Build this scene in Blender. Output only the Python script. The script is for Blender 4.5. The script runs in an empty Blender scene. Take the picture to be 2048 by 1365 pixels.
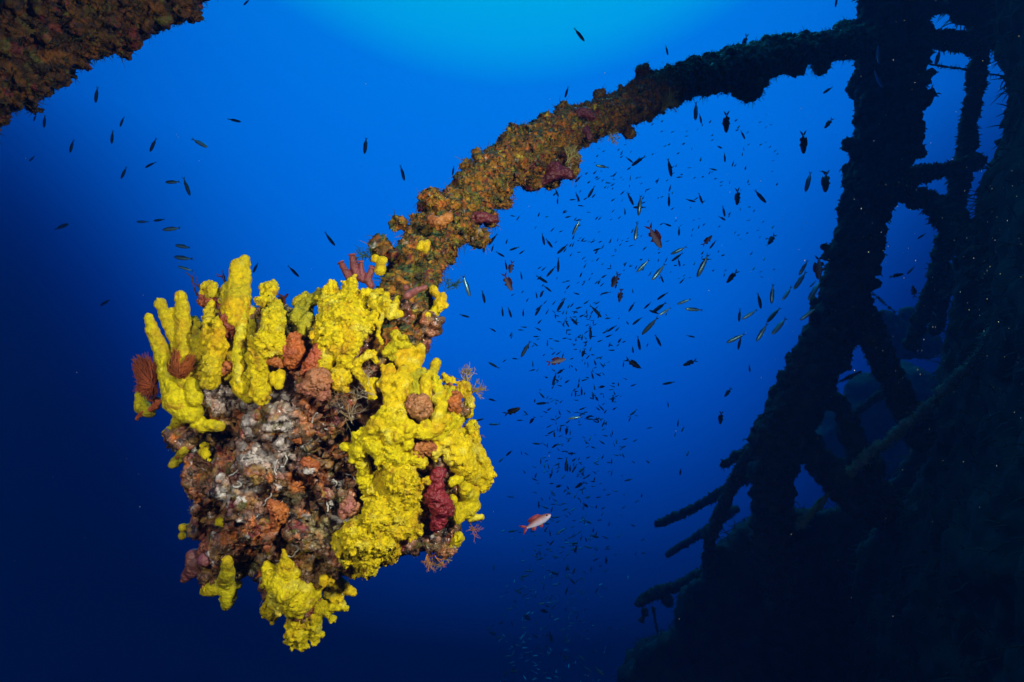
import bpy, bmesh, math, random
import numpy as np
from mathutils import Vector, Matrix

S = bpy.context.scene
COL = S.collection
R = math.radians
random.seed(11)
RNG = np.random.default_rng(11)

# ------------------------------------------------------------------ camera, water light, strobes
PITCH = R(15)
CAMPOS = Vector((0, 0, 0))
cd = bpy.data.cameras.new('camera'); cam = bpy.data.objects.new('camera', cd); COL.objects.link(cam)
cam.location = CAMPOS
cam.rotation_euler = (R(90) + PITCH, 0, 0)
cd.sensor_width = 36; cd.lens = 36 / (2 * math.tan(R(40)))
cd.clip_start = 0.02; cd.clip_end = 500
S.camera = cam
TX = math.tan(R(40))
UNIT = 2 * TX / 2048.0            # metres per photo pixel at one metre
CR = Matrix.Rotation(PITCH, 3, 'X')

def c2w(x, y, d):                 # right, up, forward -> world
    return CAMPOS + CR @ Vector((x, d, y))

def at(px, py, d):
    return c2w((px - 1024) * UNIT * d, (682.5 - py) * UNIT * d, d)

def c2w_np(P):
    c, s = math.cos(PITCH), math.sin(PITCH)
    x, y, d = P[:, 0], P[:, 1], P[:, 2]
    return np.stack([x, c * d - s * y, s * d + c * y], 1) + np.array(CAMPOS)

S.view_settings.view_transform = 'Standard'
S.view_settings.look = 'None'
S.view_settings.exposure = 0
S.view_settings.gamma = 1
S.view_settings.use_curve_mapping = False
S.cycles.use_denoising = True
S.cycles.max_bounces = 5
S.cycles.volume_bounces = 0
S.cycles.diffuse_bounces = 2

W = bpy.data.worlds.new('World'); S.world = W; W.use_nodes = True
nt = W.node_tree; nt.nodes.clear()
def N(t, **k):
    n = nt.nodes.new(t)
    for a, b in k.items(): setattr(n, a, b)
    return n
def Mth(op, a, b=None, clamp=False):
    n = N('ShaderNodeMath', operation=op); n.use_clamp = clamp
    for i, v in enumerate((a, b)):
        if v is None: continue
        if isinstance(v, (int, float)): n.inputs[i].default_value = v
        else: nt.links.new(v, n.inputs[i])
    return n.outputs[0]
# radiance of the water by true direction: bright window of the surface overhead, deep blue below and away from the sun's side
tc = N('ShaderNodeTexCoord'); sp = N('ShaderNodeSeparateXYZ'); nt.links.new(tc.outputs['Generated'], sp.inputs[0])
X, Y, Z = sp.outputs
ramp = N('ShaderNodeValToRGB'); cr = ramp.color_ramp; cr.interpolation = 'B_SPLINE' if False else 'LINEAR'
WATER = [(-1.0, (0, .0001, .002)), (-.30, (0, .0003, .003)), (-.206, (0, .0014, .014)), (-.10, (0, .0110, .104)),
         (0.005, (0, .030, .250)), (.13, (0, .062, .45)), (.26, (0, .104, .61)), (.40, (0, .130, .70)), (.52, (0, .148, .75)), (.61, (0, .170, .77)),
         (.655, (.0, .31, .79)), (.70, (.0, .365, .78)), (.80, (.0, .36, .74)), (1.0, (.0, .36, .70))]
while len(cr.elements) < len(WATER): cr.elements.new(0.5)
for e, (z, c) in zip(cr.elements, WATER):
    e.position = (z + 1) / 2; e.color = (*c, 1)
ax = Mth('ABSOLUTE', Mth('SUBTRACT', X, 0.0))
Z2 = Mth('SUBTRACT', Z, Mth('MULTIPLY', Mth('MULTIPLY', ax, ax), 0.45))
nt.links.new(Mth('MULTIPLY', Mth('ADD', Z2, 1.0), 0.5), ramp.inputs[0])
g = Mth('POWER', Mth('DIVIDE', ax, 0.6), 5.0)
h = Mth('MAXIMUM', Mth('SUBTRACT', 3.2, Mth('MULTIPLY', Z, 5.6)), 0.35)
back = Mth('MULTIPLY', Mth('MAXIMUM', Mth('SUBTRACT', 0.35, Y), 0.0), Mth('SUBTRACT', 1.05, Z))
gh = Mth('ADD', Mth('MULTIPLY', g, h), Mth('MULTIPLY', back, 2.6))
comb = N('ShaderNodeCombineXYZ')
for i, k in enumerate((2.0, 1.62, 1.25)):
    nt.links.new(Mth('POWER', 2.71828, Mth('MULTIPLY', gh, -k)), comb.inputs[i])
mix = N('ShaderNodeVectorMath', operation='MULTIPLY')
nt.links.new(ramp.outputs[0], mix.inputs[0]); nt.links.new(comb.outputs[0], mix.inputs[1])
bg = N('ShaderNodeBackground'); nt.links.new(mix.outputs[0], bg.inputs[0]); bg.inputs[1].default_value = 1.21
out = N('ShaderNodeOutputWorld'); nt.links.new(bg.outputs[0], out.inputs[0])

sd = bpy.data.lights.new('sun', 'SUN'); sd.energy = 0.8; sd.angle = R(30); sd.color = (0.05, 0.55, 1.0)
so = bpy.data.objects.new('sun', sd); COL.objects.link(so)
so.rotation_euler = (R(-28), 0, 0)

def strobe(x, y, d, tx, ty, td, power, size, blend, col=(1, .95, .86)):
    l = bpy.data.lights.new('strobe', 'SPOT'); l.energy = power; l.spot_size = R(size); l.spot_blend = blend
    l.shadow_soft_size = 0.05; l.color = col
    o = bpy.data.objects.new('strobe', l); COL.objects.link(o)
    o.location = c2w(x, y, d)
    v = at(tx, ty, td) - o.location
    o.rotation_euler = v.to_track_quat('-Z', 'Y').to_euler()
strobe(-0.50, 0.24, 0.0, 640, 800, 1.0, 20, 80, 0.9)
strobe(0.66, 0.36, 0.04, 860, 800, 1.0, 70, 104, 0.8)

# ------------------------------------------------------------------ numpy noise
def _h(ix, iy, iz, seed):
    x = (ix.astype(np.int64) * 374761393 + iy.astype(np.int64) * 668265263 + iz.astype(np.int64) * 2147483647 * 3 + seed * 974634777) & 0xFFFFFFFF
    x = x.astype(np.uint64)
    x = ((x ^ (x >> np.uint64(13))) * np.uint64(1274126177)) & np.uint64(0xFFFFFFFF)
    x = ((x ^ (x >> np.uint64(16))) * np.uint64(2246822519)) & np.uint64(0xFFFFFFFF)
    x = x ^ (x >> np.uint64(15))
    return x
def _hf(ix, iy, iz, seed): return _h(ix, iy, iz, seed).astype(np.float64) / 4294967296.0

def vnoise(P, seed=0):
    I = np.floor(P).astype(np.int64); F = P - I; F = F * F * (3 - 2 * F)
    r = 0
    for dx in (0, 1):
        for dy in (0, 1):
            for dz in (0, 1):
                w = (F[:, 0] if dx else 1 - F[:, 0]) * (F[:, 1] if dy else 1 - F[:, 1]) * (F[:, 2] if dz else 1 - F[:, 2])
                r = r + w * _hf(I[:, 0] + dx, I[:, 1] + dy, I[:, 2] + dz, seed)
    return r * 2 - 1
def fbm(P, seed=0, o=3):
    r = 0; a = 1.0; t = 0
    for k in range(o):
        r = r + a * vnoise(P * (2.03 ** k) + 7.7 * k, seed + k); t += a; a *= .5
    return r / t
def worley(P, seed=0):
    I = np.floor(P).astype(np.int64)
    f1 = np.full(len(P), 9.0); f2 = f1.copy(); cid = np.zeros(len(P), np.uint64)
    for dx in (-1, 0, 1):
        for dy in (-1, 0, 1):
            for dz in (-1, 0, 1):
                a, b, c = I[:, 0] + dx, I[:, 1] + dy, I[:, 2] + dz
                hh = _h(a, b, c, seed)
                q = np.stack([a + (hh & np.uint64(1023)).astype(float) / 1023, b + ((hh >> np.uint64(10)) & np.uint64(1023)).astype(float) / 1023,
                              c + ((hh >> np.uint64(20)) & np.uint64(1023)).astype(float) / 1023], 1)
                d = ((P - q) ** 2).sum(1)
                m = d < f1
                f2 = np.where(m, f1, np.minimum(f2, d)); cid = np.where(m, hh, cid); f1 = np.where(m, d, f1)
    r = ((cid * np.uint64(2654435761)) >> np.uint64(7)) & np.uint64(0xFFFF)
    return np.sqrt(f1), np.sqrt(f2), r.astype(float) / 65536.0

# ------------------------------------------------------------------ mesh helpers
_b = bmesh.new(); bmesh.ops.create_icosphere(_b, subdivisions=2, radius=1)
_b.verts.ensure_lookup_table()
ICO_V = np.array([v.co[:] for v in _b.verts]); ICO_F = np.array([[v.index for v in f.verts] for f in _b.faces]); _b.free()

def raw_mesh(name, V, F):
    """V n x 3, F list of arrays of equal-length faces"""
    me = bpy.data.meshes.new(name)
    if not isinstance(F, list): F = [F]
    me.vertices.add(len(V)); me.vertices.foreach_set('co', np.asarray(V, np.float32).ravel())
    nl = sum(f.size for f in F); npoly = sum(len(f) for f in F)
    me.loops.add(nl); me.polygons.add(npoly)
    me.loops.foreach_set('vertex_index', np.concatenate([f.ravel() for f in F]).astype(np.int32))
    tot = np.concatenate([np.full(len(f), f.shape[1]) for f in F]); st = np.concatenate([[0], np.cumsum(tot)[:-1]])
    me.polygons.foreach_set('loop_start', st.astype(np.int32))
    me.update(calc_edges=True); me.validate()
    return me

def spheres_mesh(name, sph):
    """sph: list of (center Vector/array, radius or (rx,ry,rz))"""
    V = []; F = []
    for i, (c, r) in enumerate(sph):
        V.append(ICO_V * np.asarray(r) + np.asarray(c)); F.append(ICO_F + i * len(ICO_V))
    return raw_mesh(name, np.concatenate(V), np.concatenate(F))

def remesh(me, voxel):
    o = bpy.data.objects.new('tmp', me); COL.objects.link(o)
    m = o.modifiers.new('r', 'REMESH'); m.mode = 'VOXEL'; m.voxel_size = voxel
    dg = bpy.context.evaluated_depsgraph_get(); dg.update()
    new = bpy.data.meshes.new_from_object(o.evaluated_get(dg))
    bpy.data.objects.remove(o); bpy.data.meshes.remove(me)
    return new

def get_v(me):
    a = np.empty(len(me.vertices) * 3, np.float32); me.vertices.foreach_get('co', a); return a.reshape(-1, 3).astype(float)
def set_v(me, V):
    me.vertices.foreach_set('co', V.astype(np.float32).ravel()); me.update()
def get_n(me):
    a = np.empty(len(me.vertices) * 3, np.float32); me.vertex_normals.foreach_get('vector', a); return a.reshape(-1, 3).astype(float)
def smooth(me, k):
    e = np.empty(len(me.edges) * 2, np.int32); me.edges.foreach_get('vertices', e); e = e.reshape(-1, 2)
    V = get_v(me); n = len(V); deg = np.bincount(e.ravel(), minlength=n)[:, None]
    for _ in range(k):
        s = np.stack([np.bincount(e[:, 0], V[e[:, 1], j], n) + np.bincount(e[:, 1], V[e[:, 0], j], n) for j in range(3)], 1)
        V = V * .4 + .6 * s / np.maximum(deg, 1)
    set_v(me, V)
def displace(me, layers):
    for kind, scale, amp, seed in layers:
        V = get_v(me); n = get_n(me)
        if kind == 'fbm': d = fbm(V / scale, seed) * amp
        elif kind == 'lump':
            f1, f2, c = worley(V / scale + 0.25 * np.stack([vnoise(V / scale, 3), vnoise(V / scale, 4), vnoise(V / scale, 5)], 1), seed)
            d = (np.clip(1 - f1 * f1 * 1.5, -.3, 1) * (.35 + .65 * c) - .25) * amp
        elif kind == 'crease':
            f1, f2, c = worley(V / scale + .3 * np.stack([vnoise(V / scale * 1.3, 3), vnoise(V / scale * 1.3, 4), vnoise(V / scale * 1.3, 5)], 1), seed)
            d = ((c - .5) * .7 - 1.1 * np.exp(-(f2 - f1) / .13)) * amp
        elif kind == 'pit':
            f1, f2, c = worley(V / scale, seed)
            d = -np.exp(-(f1 / (.10 + .14 * c)) ** 2) * amp * (c > .45)
        elif kind == 'ridge': d = (1 - 2 * np.abs(fbm(V / scale, seed))) * amp - amp * .5
        set_v(me, V + n * d[:, None])
def color(me, C):
    a = me.attributes.new('Col', 'FLOAT_COLOR', 'POINT')
    a.data.foreach_set('color', np.concatenate([np.clip(C, 0, 1), np.ones((len(C), 1))], 1).astype(np.float32).ravel())
def shade(me): me.polygons.foreach_set('use_smooth', np.ones(len(me.polygons), bool))

def tag(o, label=None, cat=None, group=None, kind=None):
    for k, v in (('label', label), ('category', cat), ('group', group), ('kind', kind)):
        if v: o[k] = v
    return o
def link(name, me, mat, parent=None):
    o = bpy.data.objects.new(name, me)
    if mat is not None:
        me.materials.clear(); me.materials.append(mat)
    COL.objects.link(o)
    if parent is not None:
        o.parent = parent
        o.matrix_parent_inverse = Matrix.Translation(-parent.location)
    return o
def empty(name, loc):
    o = bpy.data.objects.new(name, None); COL.objects.link(o); o.location = loc; o.empty_display_size = .05
    return o

# ------------------------------------------------------------------ materials
def material(name, rough=.5, spec=.4, bump=.4, bscale=400, var=.25, metallic=0.0, fleck=0.0, fleckcol=(.10, .05, .01), fscale=160, sss=0.0):
    m = bpy.data.materials.new(name); m.use_nodes = True; t = m.node_tree; P = t.nodes['Principled BSDF']
    at_ = t.nodes.new('ShaderNodeAttribute'); at_.attribute_name = 'Col'
    tcn = t.nodes.new('ShaderNodeTexCoord')
    nz = t.nodes.new('ShaderNodeTexNoise'); nz.inputs['Scale'].default_value = bscale; nz.inputs['Detail'].default_value = 4
    t.links.new(tcn.outputs['Object'], nz.inputs['Vector'])
    mr = t.nodes.new('ShaderNodeMapRange'); mr.inputs[1].default_value = .3; mr.inputs[2].default_value = .7
    mr.inputs[3].default_value = 1 - var; mr.inputs[4].default_value = 1 + var
    nz2 = t.nodes.new('ShaderNodeTexNoise'); nz2.inputs['Scale'].default_value = bscale * .25; nz2.inputs['Detail'].default_value = 3
    t.links.new(tcn.outputs['Object'], nz2.inputs['Vector']); t.links.new(nz2.outputs[0], mr.inputs[0])
    vm = t.nodes.new('ShaderNodeVectorMath'); vm.operation = 'SCALE'
    t.links.new(at_.outputs['Color'], vm.inputs[0]); t.links.new(mr.outputs[0], vm.inputs['Scale'])
    colout = vm.outputs[0]
    if fleck > 0:
        n3 = t.nodes.new('ShaderNodeTexNoise'); n3.inputs['Scale'].default_value = fscale; n3.inputs['Detail'].default_value = 5
        n3.inputs['Roughness'].default_value = .7
        t.links.new(tcn.outputs['Object'], n3.inputs['Vector'])
        m3 = t.nodes.new('ShaderNodeMapRange'); m3.inputs[1].default_value = .60; m3.inputs[2].default_value = .70; m3.inputs[3].default_value = 0; m3.inputs[4].default_value = fleck
        t.links.new(n3.outputs[0], m3.inputs[0])
        mx = t.nodes.new('ShaderNodeMix'); mx.data_type = 'RGBA'
        t.links.new(m3.outputs[0], mx.inputs[0]); t.links.new(colout, mx.inputs[6]); mx.inputs[7].default_value = (*fleckcol, 1)
        colout = mx.outputs[2]
    t.links.new(colout, P.inputs['Base Color'])
    P.inputs['Roughness'].default_value = rough; P.inputs['Specular IOR Level'].default_value = spec; P.inputs['Metallic'].default_value = metallic
    if bump:
        bp = t.nodes.new('ShaderNodeBump'); bp.inputs['Strength'].default_value = bump; bp.inputs['Distance'].default_value = .003
        t.links.new(nz.outputs[0], bp.inputs['Height']); t.links.new(bp.outputs[0], P.inputs['Normal'])
    return m
M_SPONGE = material('yellow_sponge', .6, .25, .9, 620, .28, fleck=.9, fleckcol=(.26, .12, .008), fscale=190)
M_CRUST = material('encrusted_growth', .26, .6, 1.0, 420, .5, fleck=.8, fleckcol=(.03, .018, .012), fscale=110)
M_BAR = material('bar_growth', .45, .3, 1.0, 380, .5, fleck=.6, fleckcol=(.03, .018, .008), fscale=120)
M_ORANGE = material('orange_sponge', .4, .45, .6, 300, .3, fleck=.5, fleckcol=(.10, .03, .01), fscale=150)
M_WRECK = material('overgrown_steel', .8, .15, .6, 40, .4)
for m_, w_ in ((M_CRUST, .5),):
    m_.node_tree.nodes['Principled BSDF'].inputs['Coat Weight'].default_value = w_
    m_.node_tree.nodes['Principled BSDF'].inputs['Coat Roughness'].default_value = .12
M_TURF = material('filament_turf', .7, .2, 0, 60, .3)
M_SILVER = material('silver_scales', .3, .5, .15, 30, .15, metallic=.5)
M_DARKFISH = material('dark_scales', .5, .3, .1, 30, .15)
M_SNOW = material('drifting_specks', .8, .2, 0, 30, .1)

def palette(c, cols):
    """c in 0..1 -> colours by (cumulative weight, rgb)"""
    w = np.array([k[0] for k in cols], float); w = np.cumsum(w / w.sum())
    idx = np.minimum(np.searchsorted(w, c), len(cols) - 1)
    return np.array([k[1] for k in cols])[idx]

ORANGE = (.50, .15, .025); RUST = (.30, .085, .02); OCHRE = (.30, .17, .03); BROWN = (.13, .065, .025); MAROON = (.19, .03, .03)
MAUVE = (.27, .14, .095); PINK = (.44, .18, .09); WHITE = (.52, .50, .50); OLIVE = (.11, .10, .018); DARK = (.035, .022, .018); GREEN = (.03, .075, .03)
YEL = (.87, .665, .002)

# ------------------------------------------------------------------ the encrusted lump at the end of the boom
D0 = 1.02
CORE = [(378, 890, 30), (430, 690, 55), (500, 680, 62), (470, 640, 42), (425, 1040, 44), (405, 965, 36), (880, 1045, 48), (610, 850, 155), (560, 955, 155), (615, 1050, 130), (775, 850, 140), (825, 940, 112), (815, 1030, 85), (490, 1075, 85), (720, 730, 100), (580, 1130, 80),
        (450, 790, 95), (640, 730, 100), (720, 1040, 110), (875, 830, 60), (405, 770, 65), (455, 940, 62), (590, 1190, 42), (790, 660, 75), (430, 1120, 34), (545, 690, 85), (890, 955, 55)]
HOLES = [(590, 905, 20, 60), (625, 898, 20, 70), (660, 880, 20, 70), (690, 858, 18, 60), (730, 905, 18, 60), (420, 1030, 20, 60), (425, 1065, 16, 50), (415, 885, 22, 60), (450, 880, 16, 40), (490, 1150, 24, 70), (500, 1110, 16, 50),
         (640, 830, 16, 50), (600, 800, 14, 40), (700, 1170, 14, 40), (660, 950, 14, 40), (690, 965, 14, 46), (560, 1090, 14, 40), (525, 985, 12, 36), (850, 905, 12, 40), (745, 830, 12, 40), (700, 790, 12, 36), (480, 830, 12, 36), (610, 965, 12, 36)]
FLAT = .72
def front(px, py):
    best = -14
    for x, y, r in CORE:
        d2 = (px - x) ** 2 + (py - y) ** 2
        if d2 < r * r: best = max(best, FLAT * math.sqrt(r * r - d2))
    return D0 - best * UNIT
TOCAM = np.array(CR @ Vector((0, -1, 0)))
def P3(px, py, dz=0): return at(px, py, front(px, py) - (dz + 12) * UNIT)

lump = empty('encrusted_lump', at(640, 920, D0))
tag(lump, 'rounded lump of mottled pink and brown growth hanging under the yellow sponges', 'reef growth')
sph = []
for x, y, r in CORE:
    c = at(x, y, D0); rr = r * UNIT * D0 * .93
    sph.append((c, (rr, rr * FLAT, rr)))
for _ in range(420):
    x, y, r = random.choice(CORE); a = random.uniform(0, 6.283); q = r * math.sqrt(random.random()) * .96
    px, py = x + q * math.cos(a), y + q * math.sin(a)
    rr = random.choice([6, 7, 8, 10, 12, 14, 18, 24]) * UNIT
    sph.append((P3(px, py, -16), rr))
for ch in ([(570, 892, 20), (600, 878, 24), (635, 855, 22), (665, 825, 22), (684, 800, 18)], [(600, 922, 14), (640, 945, 18), (650, 990, 16)], [(490, 1010, 26), (520, 1040, 34), (540, 1080, 26)], [(500, 930, 18), (545, 965, 20)], [(690, 905, 18), (700, 950, 16), (690, 990, 18)],
           [(520, 860, 28), (560, 830, 26), (600, 830, 20)], [(455, 960, 18), (440, 1000, 16)], [(590, 1060, 22), (640, 1085, 24), (680, 1120, 18)]):
    for (x0, y0, r0), (x1, y1, r1) in zip(ch, ch[1:]):
        for i in range(7):
            t_ = i / 6; sph.append((P3(x0 + (x1 - x0) * t_ + random.gauss(0, 2), y0 + (y1 - y0) * t_ + random.gauss(0, 2), 6), (r0 + (r1 - r0) * t_) * random.uniform(.85, 1.1) * UNIT))
def pxy(V):
    c, s = math.cos(PITCH), math.sin(PITCH)
    y, z = V[:, 1], V[:, 2]; d = c * y + s * z; u = -s * y + c * z
    return 1024 + V[:, 0] / d / UNIT, 682.5 - u / d / UNIT
me = remesh(spheres_mesh('crust', sph), .0023)
smooth(me, 1)
V = get_v(me); qx, qy = pxy(V); push = np.zeros(len(V))
for hx, hy, hr, hd in HOLES:
    push = np.maximum(push, 1.7 * hd * UNIT * np.exp(-((qx - hx + 6 * fbm(V / .02, 1)) ** 2 + (qy - hy + 6 * fbm(V / .02, 2)) ** 2) / (hr * hr)))
nn = get_n(me); push = push * (nn @ np.array(CR @ Vector((0, -1, 0))) > 0)
set_v(me, V + np.array(CR @ Vector((0, 1, 0)))[None] * push[:, None])
displace(me, [('fbm', .05, .012, 3), ('crease', .030, .0060, 5), ('ridge', .030, .012, 7), ('lump', .016, .006, 9), ('crease', .0095, .0034, 10), ('ridge', .006, .0024, 13), ('fbm', .0035, .0010, 12)])
V = get_v(me)
wv = V + .012 * np.stack([fbm(V / .02, 21), fbm(V / .02, 22), fbm(V / .02, 23)], 1)
_, _, c1 = worley(wv / .032, 31); _, _, c2 = worley(wv / .012, 37)
big = palette(c1, [(1.6, MAUVE), (2.0, PINK), (3.2, BROWN), (2.4, OCHRE), (2.2, RUST), (2.2, ORANGE), (.8, WHITE), (.9, MAROON), (2.2, DARK), (.9, OLIVE)])
sm = palette(c2, [(2, MAUVE), (2, PINK), (3.6, BROWN), (2.2, OCHRE), (1.0, ORANGE), (1.2, WHITE), (.9, MAROON), (3.4, DARK), (1.2, OLIVE)])
k = np.clip(.4 + 1.6 * fbm(V / .02, 41), 0, 1)[:, None]
C = big * k + sm * (1 - k)
# pale crust band over the upper middle, ochre fuzz to the lower right
def mixc(C, col, m): return C * (1 - m[:, None]) + np.array(col) * m[:, None]
pale = at(530, 850, front(530, 850)); grey = at(600, 640, front(600, 640))
dd = np.linalg.norm(V - np.array(pale), axis=1)
C = mixc(C, (.52, .48, .47), np.clip((.085 - dd) / .03, 0, 1) * np.clip(.25 + 2.4 * fbm(V / .022, 51), 0, .92))
for qx_, qy_, qr_, cc_ in ((455, 790, .035, (.40, .33, .30)), (500, 960, .025, (.48, .45, .44)), (470, 1000, .02, (.46, .42, .40)), (640, 1060, .03, (.30, .26, .12)), (590, 980, .03, (.07, .06, .02)), (700, 930, .03, (.40, .20, .07)),
                           (560, 820, .02, ORANGE), (600, 960, .022, ORANGE), (430, 960, .02, (.5, .22, .14)), (410, 1090, .03, (.26, .08, .05)), (700, 1150, .04, (.42, .26, .16)), (650, 720, .03, (.30, .12, .02))):
    dq = np.linalg.norm(V - np.array(at(qx_, qy_, front(qx_, qy_))), axis=1)
    C = mixc(C, cc_, np.clip((qr_ - dq) / (.4 * qr_) + .8 * fbm(V / .012, int(qx_)), 0, .9) * (dq < qr_ * 1.3))
dd = np.linalg.norm(V - np.array(grey), axis=1)
C = mixc(C, (.13, .12, .02), np.clip((.075 - dd) / .03, 0, .9))
C = C * np.array([1.22, 1.12, 1.0])
color(me, C); shade(me)
crust = link('crust', me, M_CRUST, lump)
crust_v, crust_n = get_v(me), get_n(me)

def tubes(name, paths, sides=4):
    """paths: list of (points n x 3, radii n, colour) -> mesh of tapered tubes"""
    VV = []; FF = []; CC = []; base = 0
    ang = np.arange(sides) * 2 * math.pi / sides
    for pts, rad, col in paths:
        pts = np.asarray(pts, float); n = len(pts)
        t = np.gradient(pts, axis=0); t /= np.maximum(np.linalg.norm(t, axis=1)[:, None], 1e-9)
        up = np.array([0.31, 0.2, 0.93]); 
        if abs(t[0] @ up) > .9: up = np.array([.9, .3, .1])
        a = np.cross(t, up); a /= np.maximum(np.linalg.norm(a, axis=1)[:, None], 1e-9); b = np.cross(t, a)
        rad = np.asarray(rad)[:, None, None]
        ring = pts[:, None, :] + rad * (np.cos(ang)[None, :, None] * a[:, None, :] + np.sin(ang)[None, :, None] * b[:, None, :])
        VV.append(ring.reshape(-1, 3)); CC.append(np.tile(np.asarray(col, float), (n * sides, 1)))
        i = np.arange(n - 1)[:, None] * sides + np.arange(sides)[None, :]; j = np.arange(n - 1)[:, None] * sides + (np.arange(sides)[None, :] + 1) % sides
        FF.append(np.stack([i, j, j + sides, i + sides], -1).reshape(-1, 4) + base); base += n * sides
    me = raw_mesh(name, np.concatenate(VV), np.concatenate(FF)); color(me, np.concatenate(CC)); shade(me)
    return me

def turf(name, V, Nn, idx, lo, hi, rad, cols, parent, droop=.3):
    paths = []
    for i in idx:
        L = random.uniform(lo, hi); n = Nn[i] + RNG.normal(0, .45, 3); n /= np.linalg.norm(n)
        s = RNG.normal(0, .35, 3); s[2] -= droop
        pts = [V[i] + n * L * t + s * L * t * t for t in (-.12, .35, .7, 1.0)]
        paths.append((pts, [rad, rad * .85, rad * .6, rad * .2], random.choice(cols)))
    o = link(name, tubes(name, paths, 3), M_TURF, parent); tag(o, kind='stuff')
    return o

_q = fbm(crust_v / .04, 77); _f = np.nonzero(_q > .12)[0]
turf('turf', crust_v, crust_n, RNG.choice(_f, 3200), .003, .010, .0006, [(.20, .12, .03), (.12, .08, .025), (.28, .18, .06), (.10, .09, .02), (.30, .10, .02)], lump)
def worm_tubes(spots):
    for px, py, n in spots:
        for _ in range(n):
            x, y, a = px + random.gauss(0, 9), py + random.gauss(0, 9), random.uniform(0, 6.28); pts = []
            for k in range(9):
                a += random.gauss(0, .55); x += 4 * math.cos(a); y += 4 * math.sin(a)
                pts.append(np.array(P3(x, y, 8 + 2 * math.sin(k))))
            link('worm_tube', tubes('worm_tube', [(pts, [.0011] * 9, (.62, .58, .52))], 6), M_TURF, lump)
worm_tubes([(616, 735, 2), (690, 935, 3), (660, 985, 2), (560, 905, 2), (520, 1010, 2), (640, 860, 2), (600, 1080, 2), (470, 970, 2)])

# ------------------------------------------------------------------ sponges, each its own animal
SPG = 'yellow sponges growing on the encrusted lump'
_n = [0]
def sponge(label, chains, grain=1.0, col=YEL, olive=0.0, mat=None, name='yellow_sponge', cat='sponge', group=SPG, lean=0, voxel=.0014, pos=P3, knob=1.0, buds=None, rugose=False):
    """chains: lists of (px, py, r_px[, dz_px]) joined into one body"""
    _n[0] += 1; sd_ = _n[0] * 13
    sph = []
    for ch in chains:
        pts = []
        for p in ch:
            x, y, r = p[:3]; r *= (1.1 if group == SPG else 1.0); dz = p[3] if len(p) > 3 else 0
            pts.append((np.array(pos(x, y, dz + r * .15)), r * UNIT * .97))
        if len(pts) == 1:
            sph.append(pts[0]); continue
        for (a, ra), (b, rb) in zip(pts, pts[1:]):
            n = max(2, int(np.linalg.norm(b - a) / (.3 * min(ra, rb))) + 1)
            for i in range(n):
                t = i / (n - 1); w = 1 + .05 * math.sin(i * 1.1 + sd_) * knob
                sph.append((a + (b - a) * t + RNG.normal(0, .05, 3) * min(ra, rb) * knob, (ra + (rb - ra) * t) * w))
    if buds is None: buds = min(.62, .36 * grain) if group == SPG else 0
    for c_, r_ in list(sph):
        if random.random() < buds:
            v = RNG.normal(0, 1, 3) + TOCAM * .7; v /= np.linalg.norm(v); q = random.uniform(.28, .48)
            sph.append((c_ + v * r_ * (1.02 - q * .25), r_ * q))
    if group == SPG and grain > .6:
        for c_, r_ in list(sph):
            if r_ > 11 * UNIT:
                for _ in range(int((r_ / UNIT - 6) * .42 * grain * random.random() + .5)):
                    v = RNG.normal(0, 1, 3) + TOCAM * .6; v /= np.linalg.norm(v); q = random.uniform(3.8, 7.5) * UNIT
                    sph.append((c_ + v * (r_ + q * random.uniform(-.1, .5)), q))
    me = remesh(spheres_mesh(name, sph), voxel)
    smooth(me, 2)
    displace(me, [('fbm', .03, .0022 * knob, sd_), ('lump', .018, .0034 * knob * grain, sd_ + 1), ('crease', .011, .0017 * grain, sd_ + 2), ('crease', .0048, .0014 * (.3 + .7 * grain * grain), sd_ + 3), ('pit', .016, .0040 if group == SPG else 0, sd_ + 9), ('fbm', .0025, .0004, sd_ + 4)]
             + ([('ridge', .010, .0040, sd_ + 8)] if rugose else []))
    V = get_v(me)
    C = np.tile(np.array(col), (len(V), 1)) * (1 + .10 * fbm(V / .02, sd_ + 5))[:, None]
    C = mixc(C, (col[0] * .88, col[1] * .66, col[2] * 1.6), np.clip(fbm(V / .028, sd_ + 6) * 1.6 - .1, 0, .85))
    if group == SPG:
        C *= np.array([random.uniform(.92, 1.02), random.uniform(.88, 1.03), 1])
        C = mixc(C, (.52, .27, .012), np.clip(fbm(V / .016, sd_ + 10) * 3.2 - .95, 0, .8))
        C = mixc(C, (.90, .78, .10), np.clip(fbm(V / .02, sd_ + 11) * 2.4 - .6, 0, .5))
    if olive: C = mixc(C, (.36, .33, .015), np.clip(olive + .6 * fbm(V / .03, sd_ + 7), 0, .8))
    color(me, C); shade(me)
    o = link(name, me, mat or M_SPONGE)
    o.location = (0, 0, 0)
    # origin to the sponge's own middle
    c = V.mean(0); set_v(me, V - c); o.location = c
    tag(o, label, cat, group)
    return o

def osculum(parent, p, d, r, rim, inside=(.05, .022, .012)):
    p = np.array(p); d = np.array(d, float); d /= np.linalg.norm(d)
    a = np.cross(d, (.2, .3, .9)); a /= np.linalg.norm(a); b = np.cross(d, a)
    prof = [(1.35, -.25), (1.22, .12), (1.0, .26), (.78, .16), (.66, -.3), (.5, -.9), (.0, -1.2)]; n = 14; V = []; C = []
    for q, hgt in prof:
        for i in range(n):
            t = 2 * math.pi * i / n; V.append(p + r * (q * (1 + .08 * math.sin(3 * t)) * (math.cos(t) * a + math.sin(t) * b) + hgt * d)); C.append(rim if q > .75 else inside)
    F = [(k * n + i, k * n + (i + 1) % n, (k + 1) * n + (i + 1) % n, (k + 1) * n + i) for k in range(len(prof) - 1) for i in range(n)]
    me = raw_mesh('osculum', np.array(V), np.array(F)); color(me, np.array(C)); shade(me)
    return link('osculum', me, M_ORANGE, parent)
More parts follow.
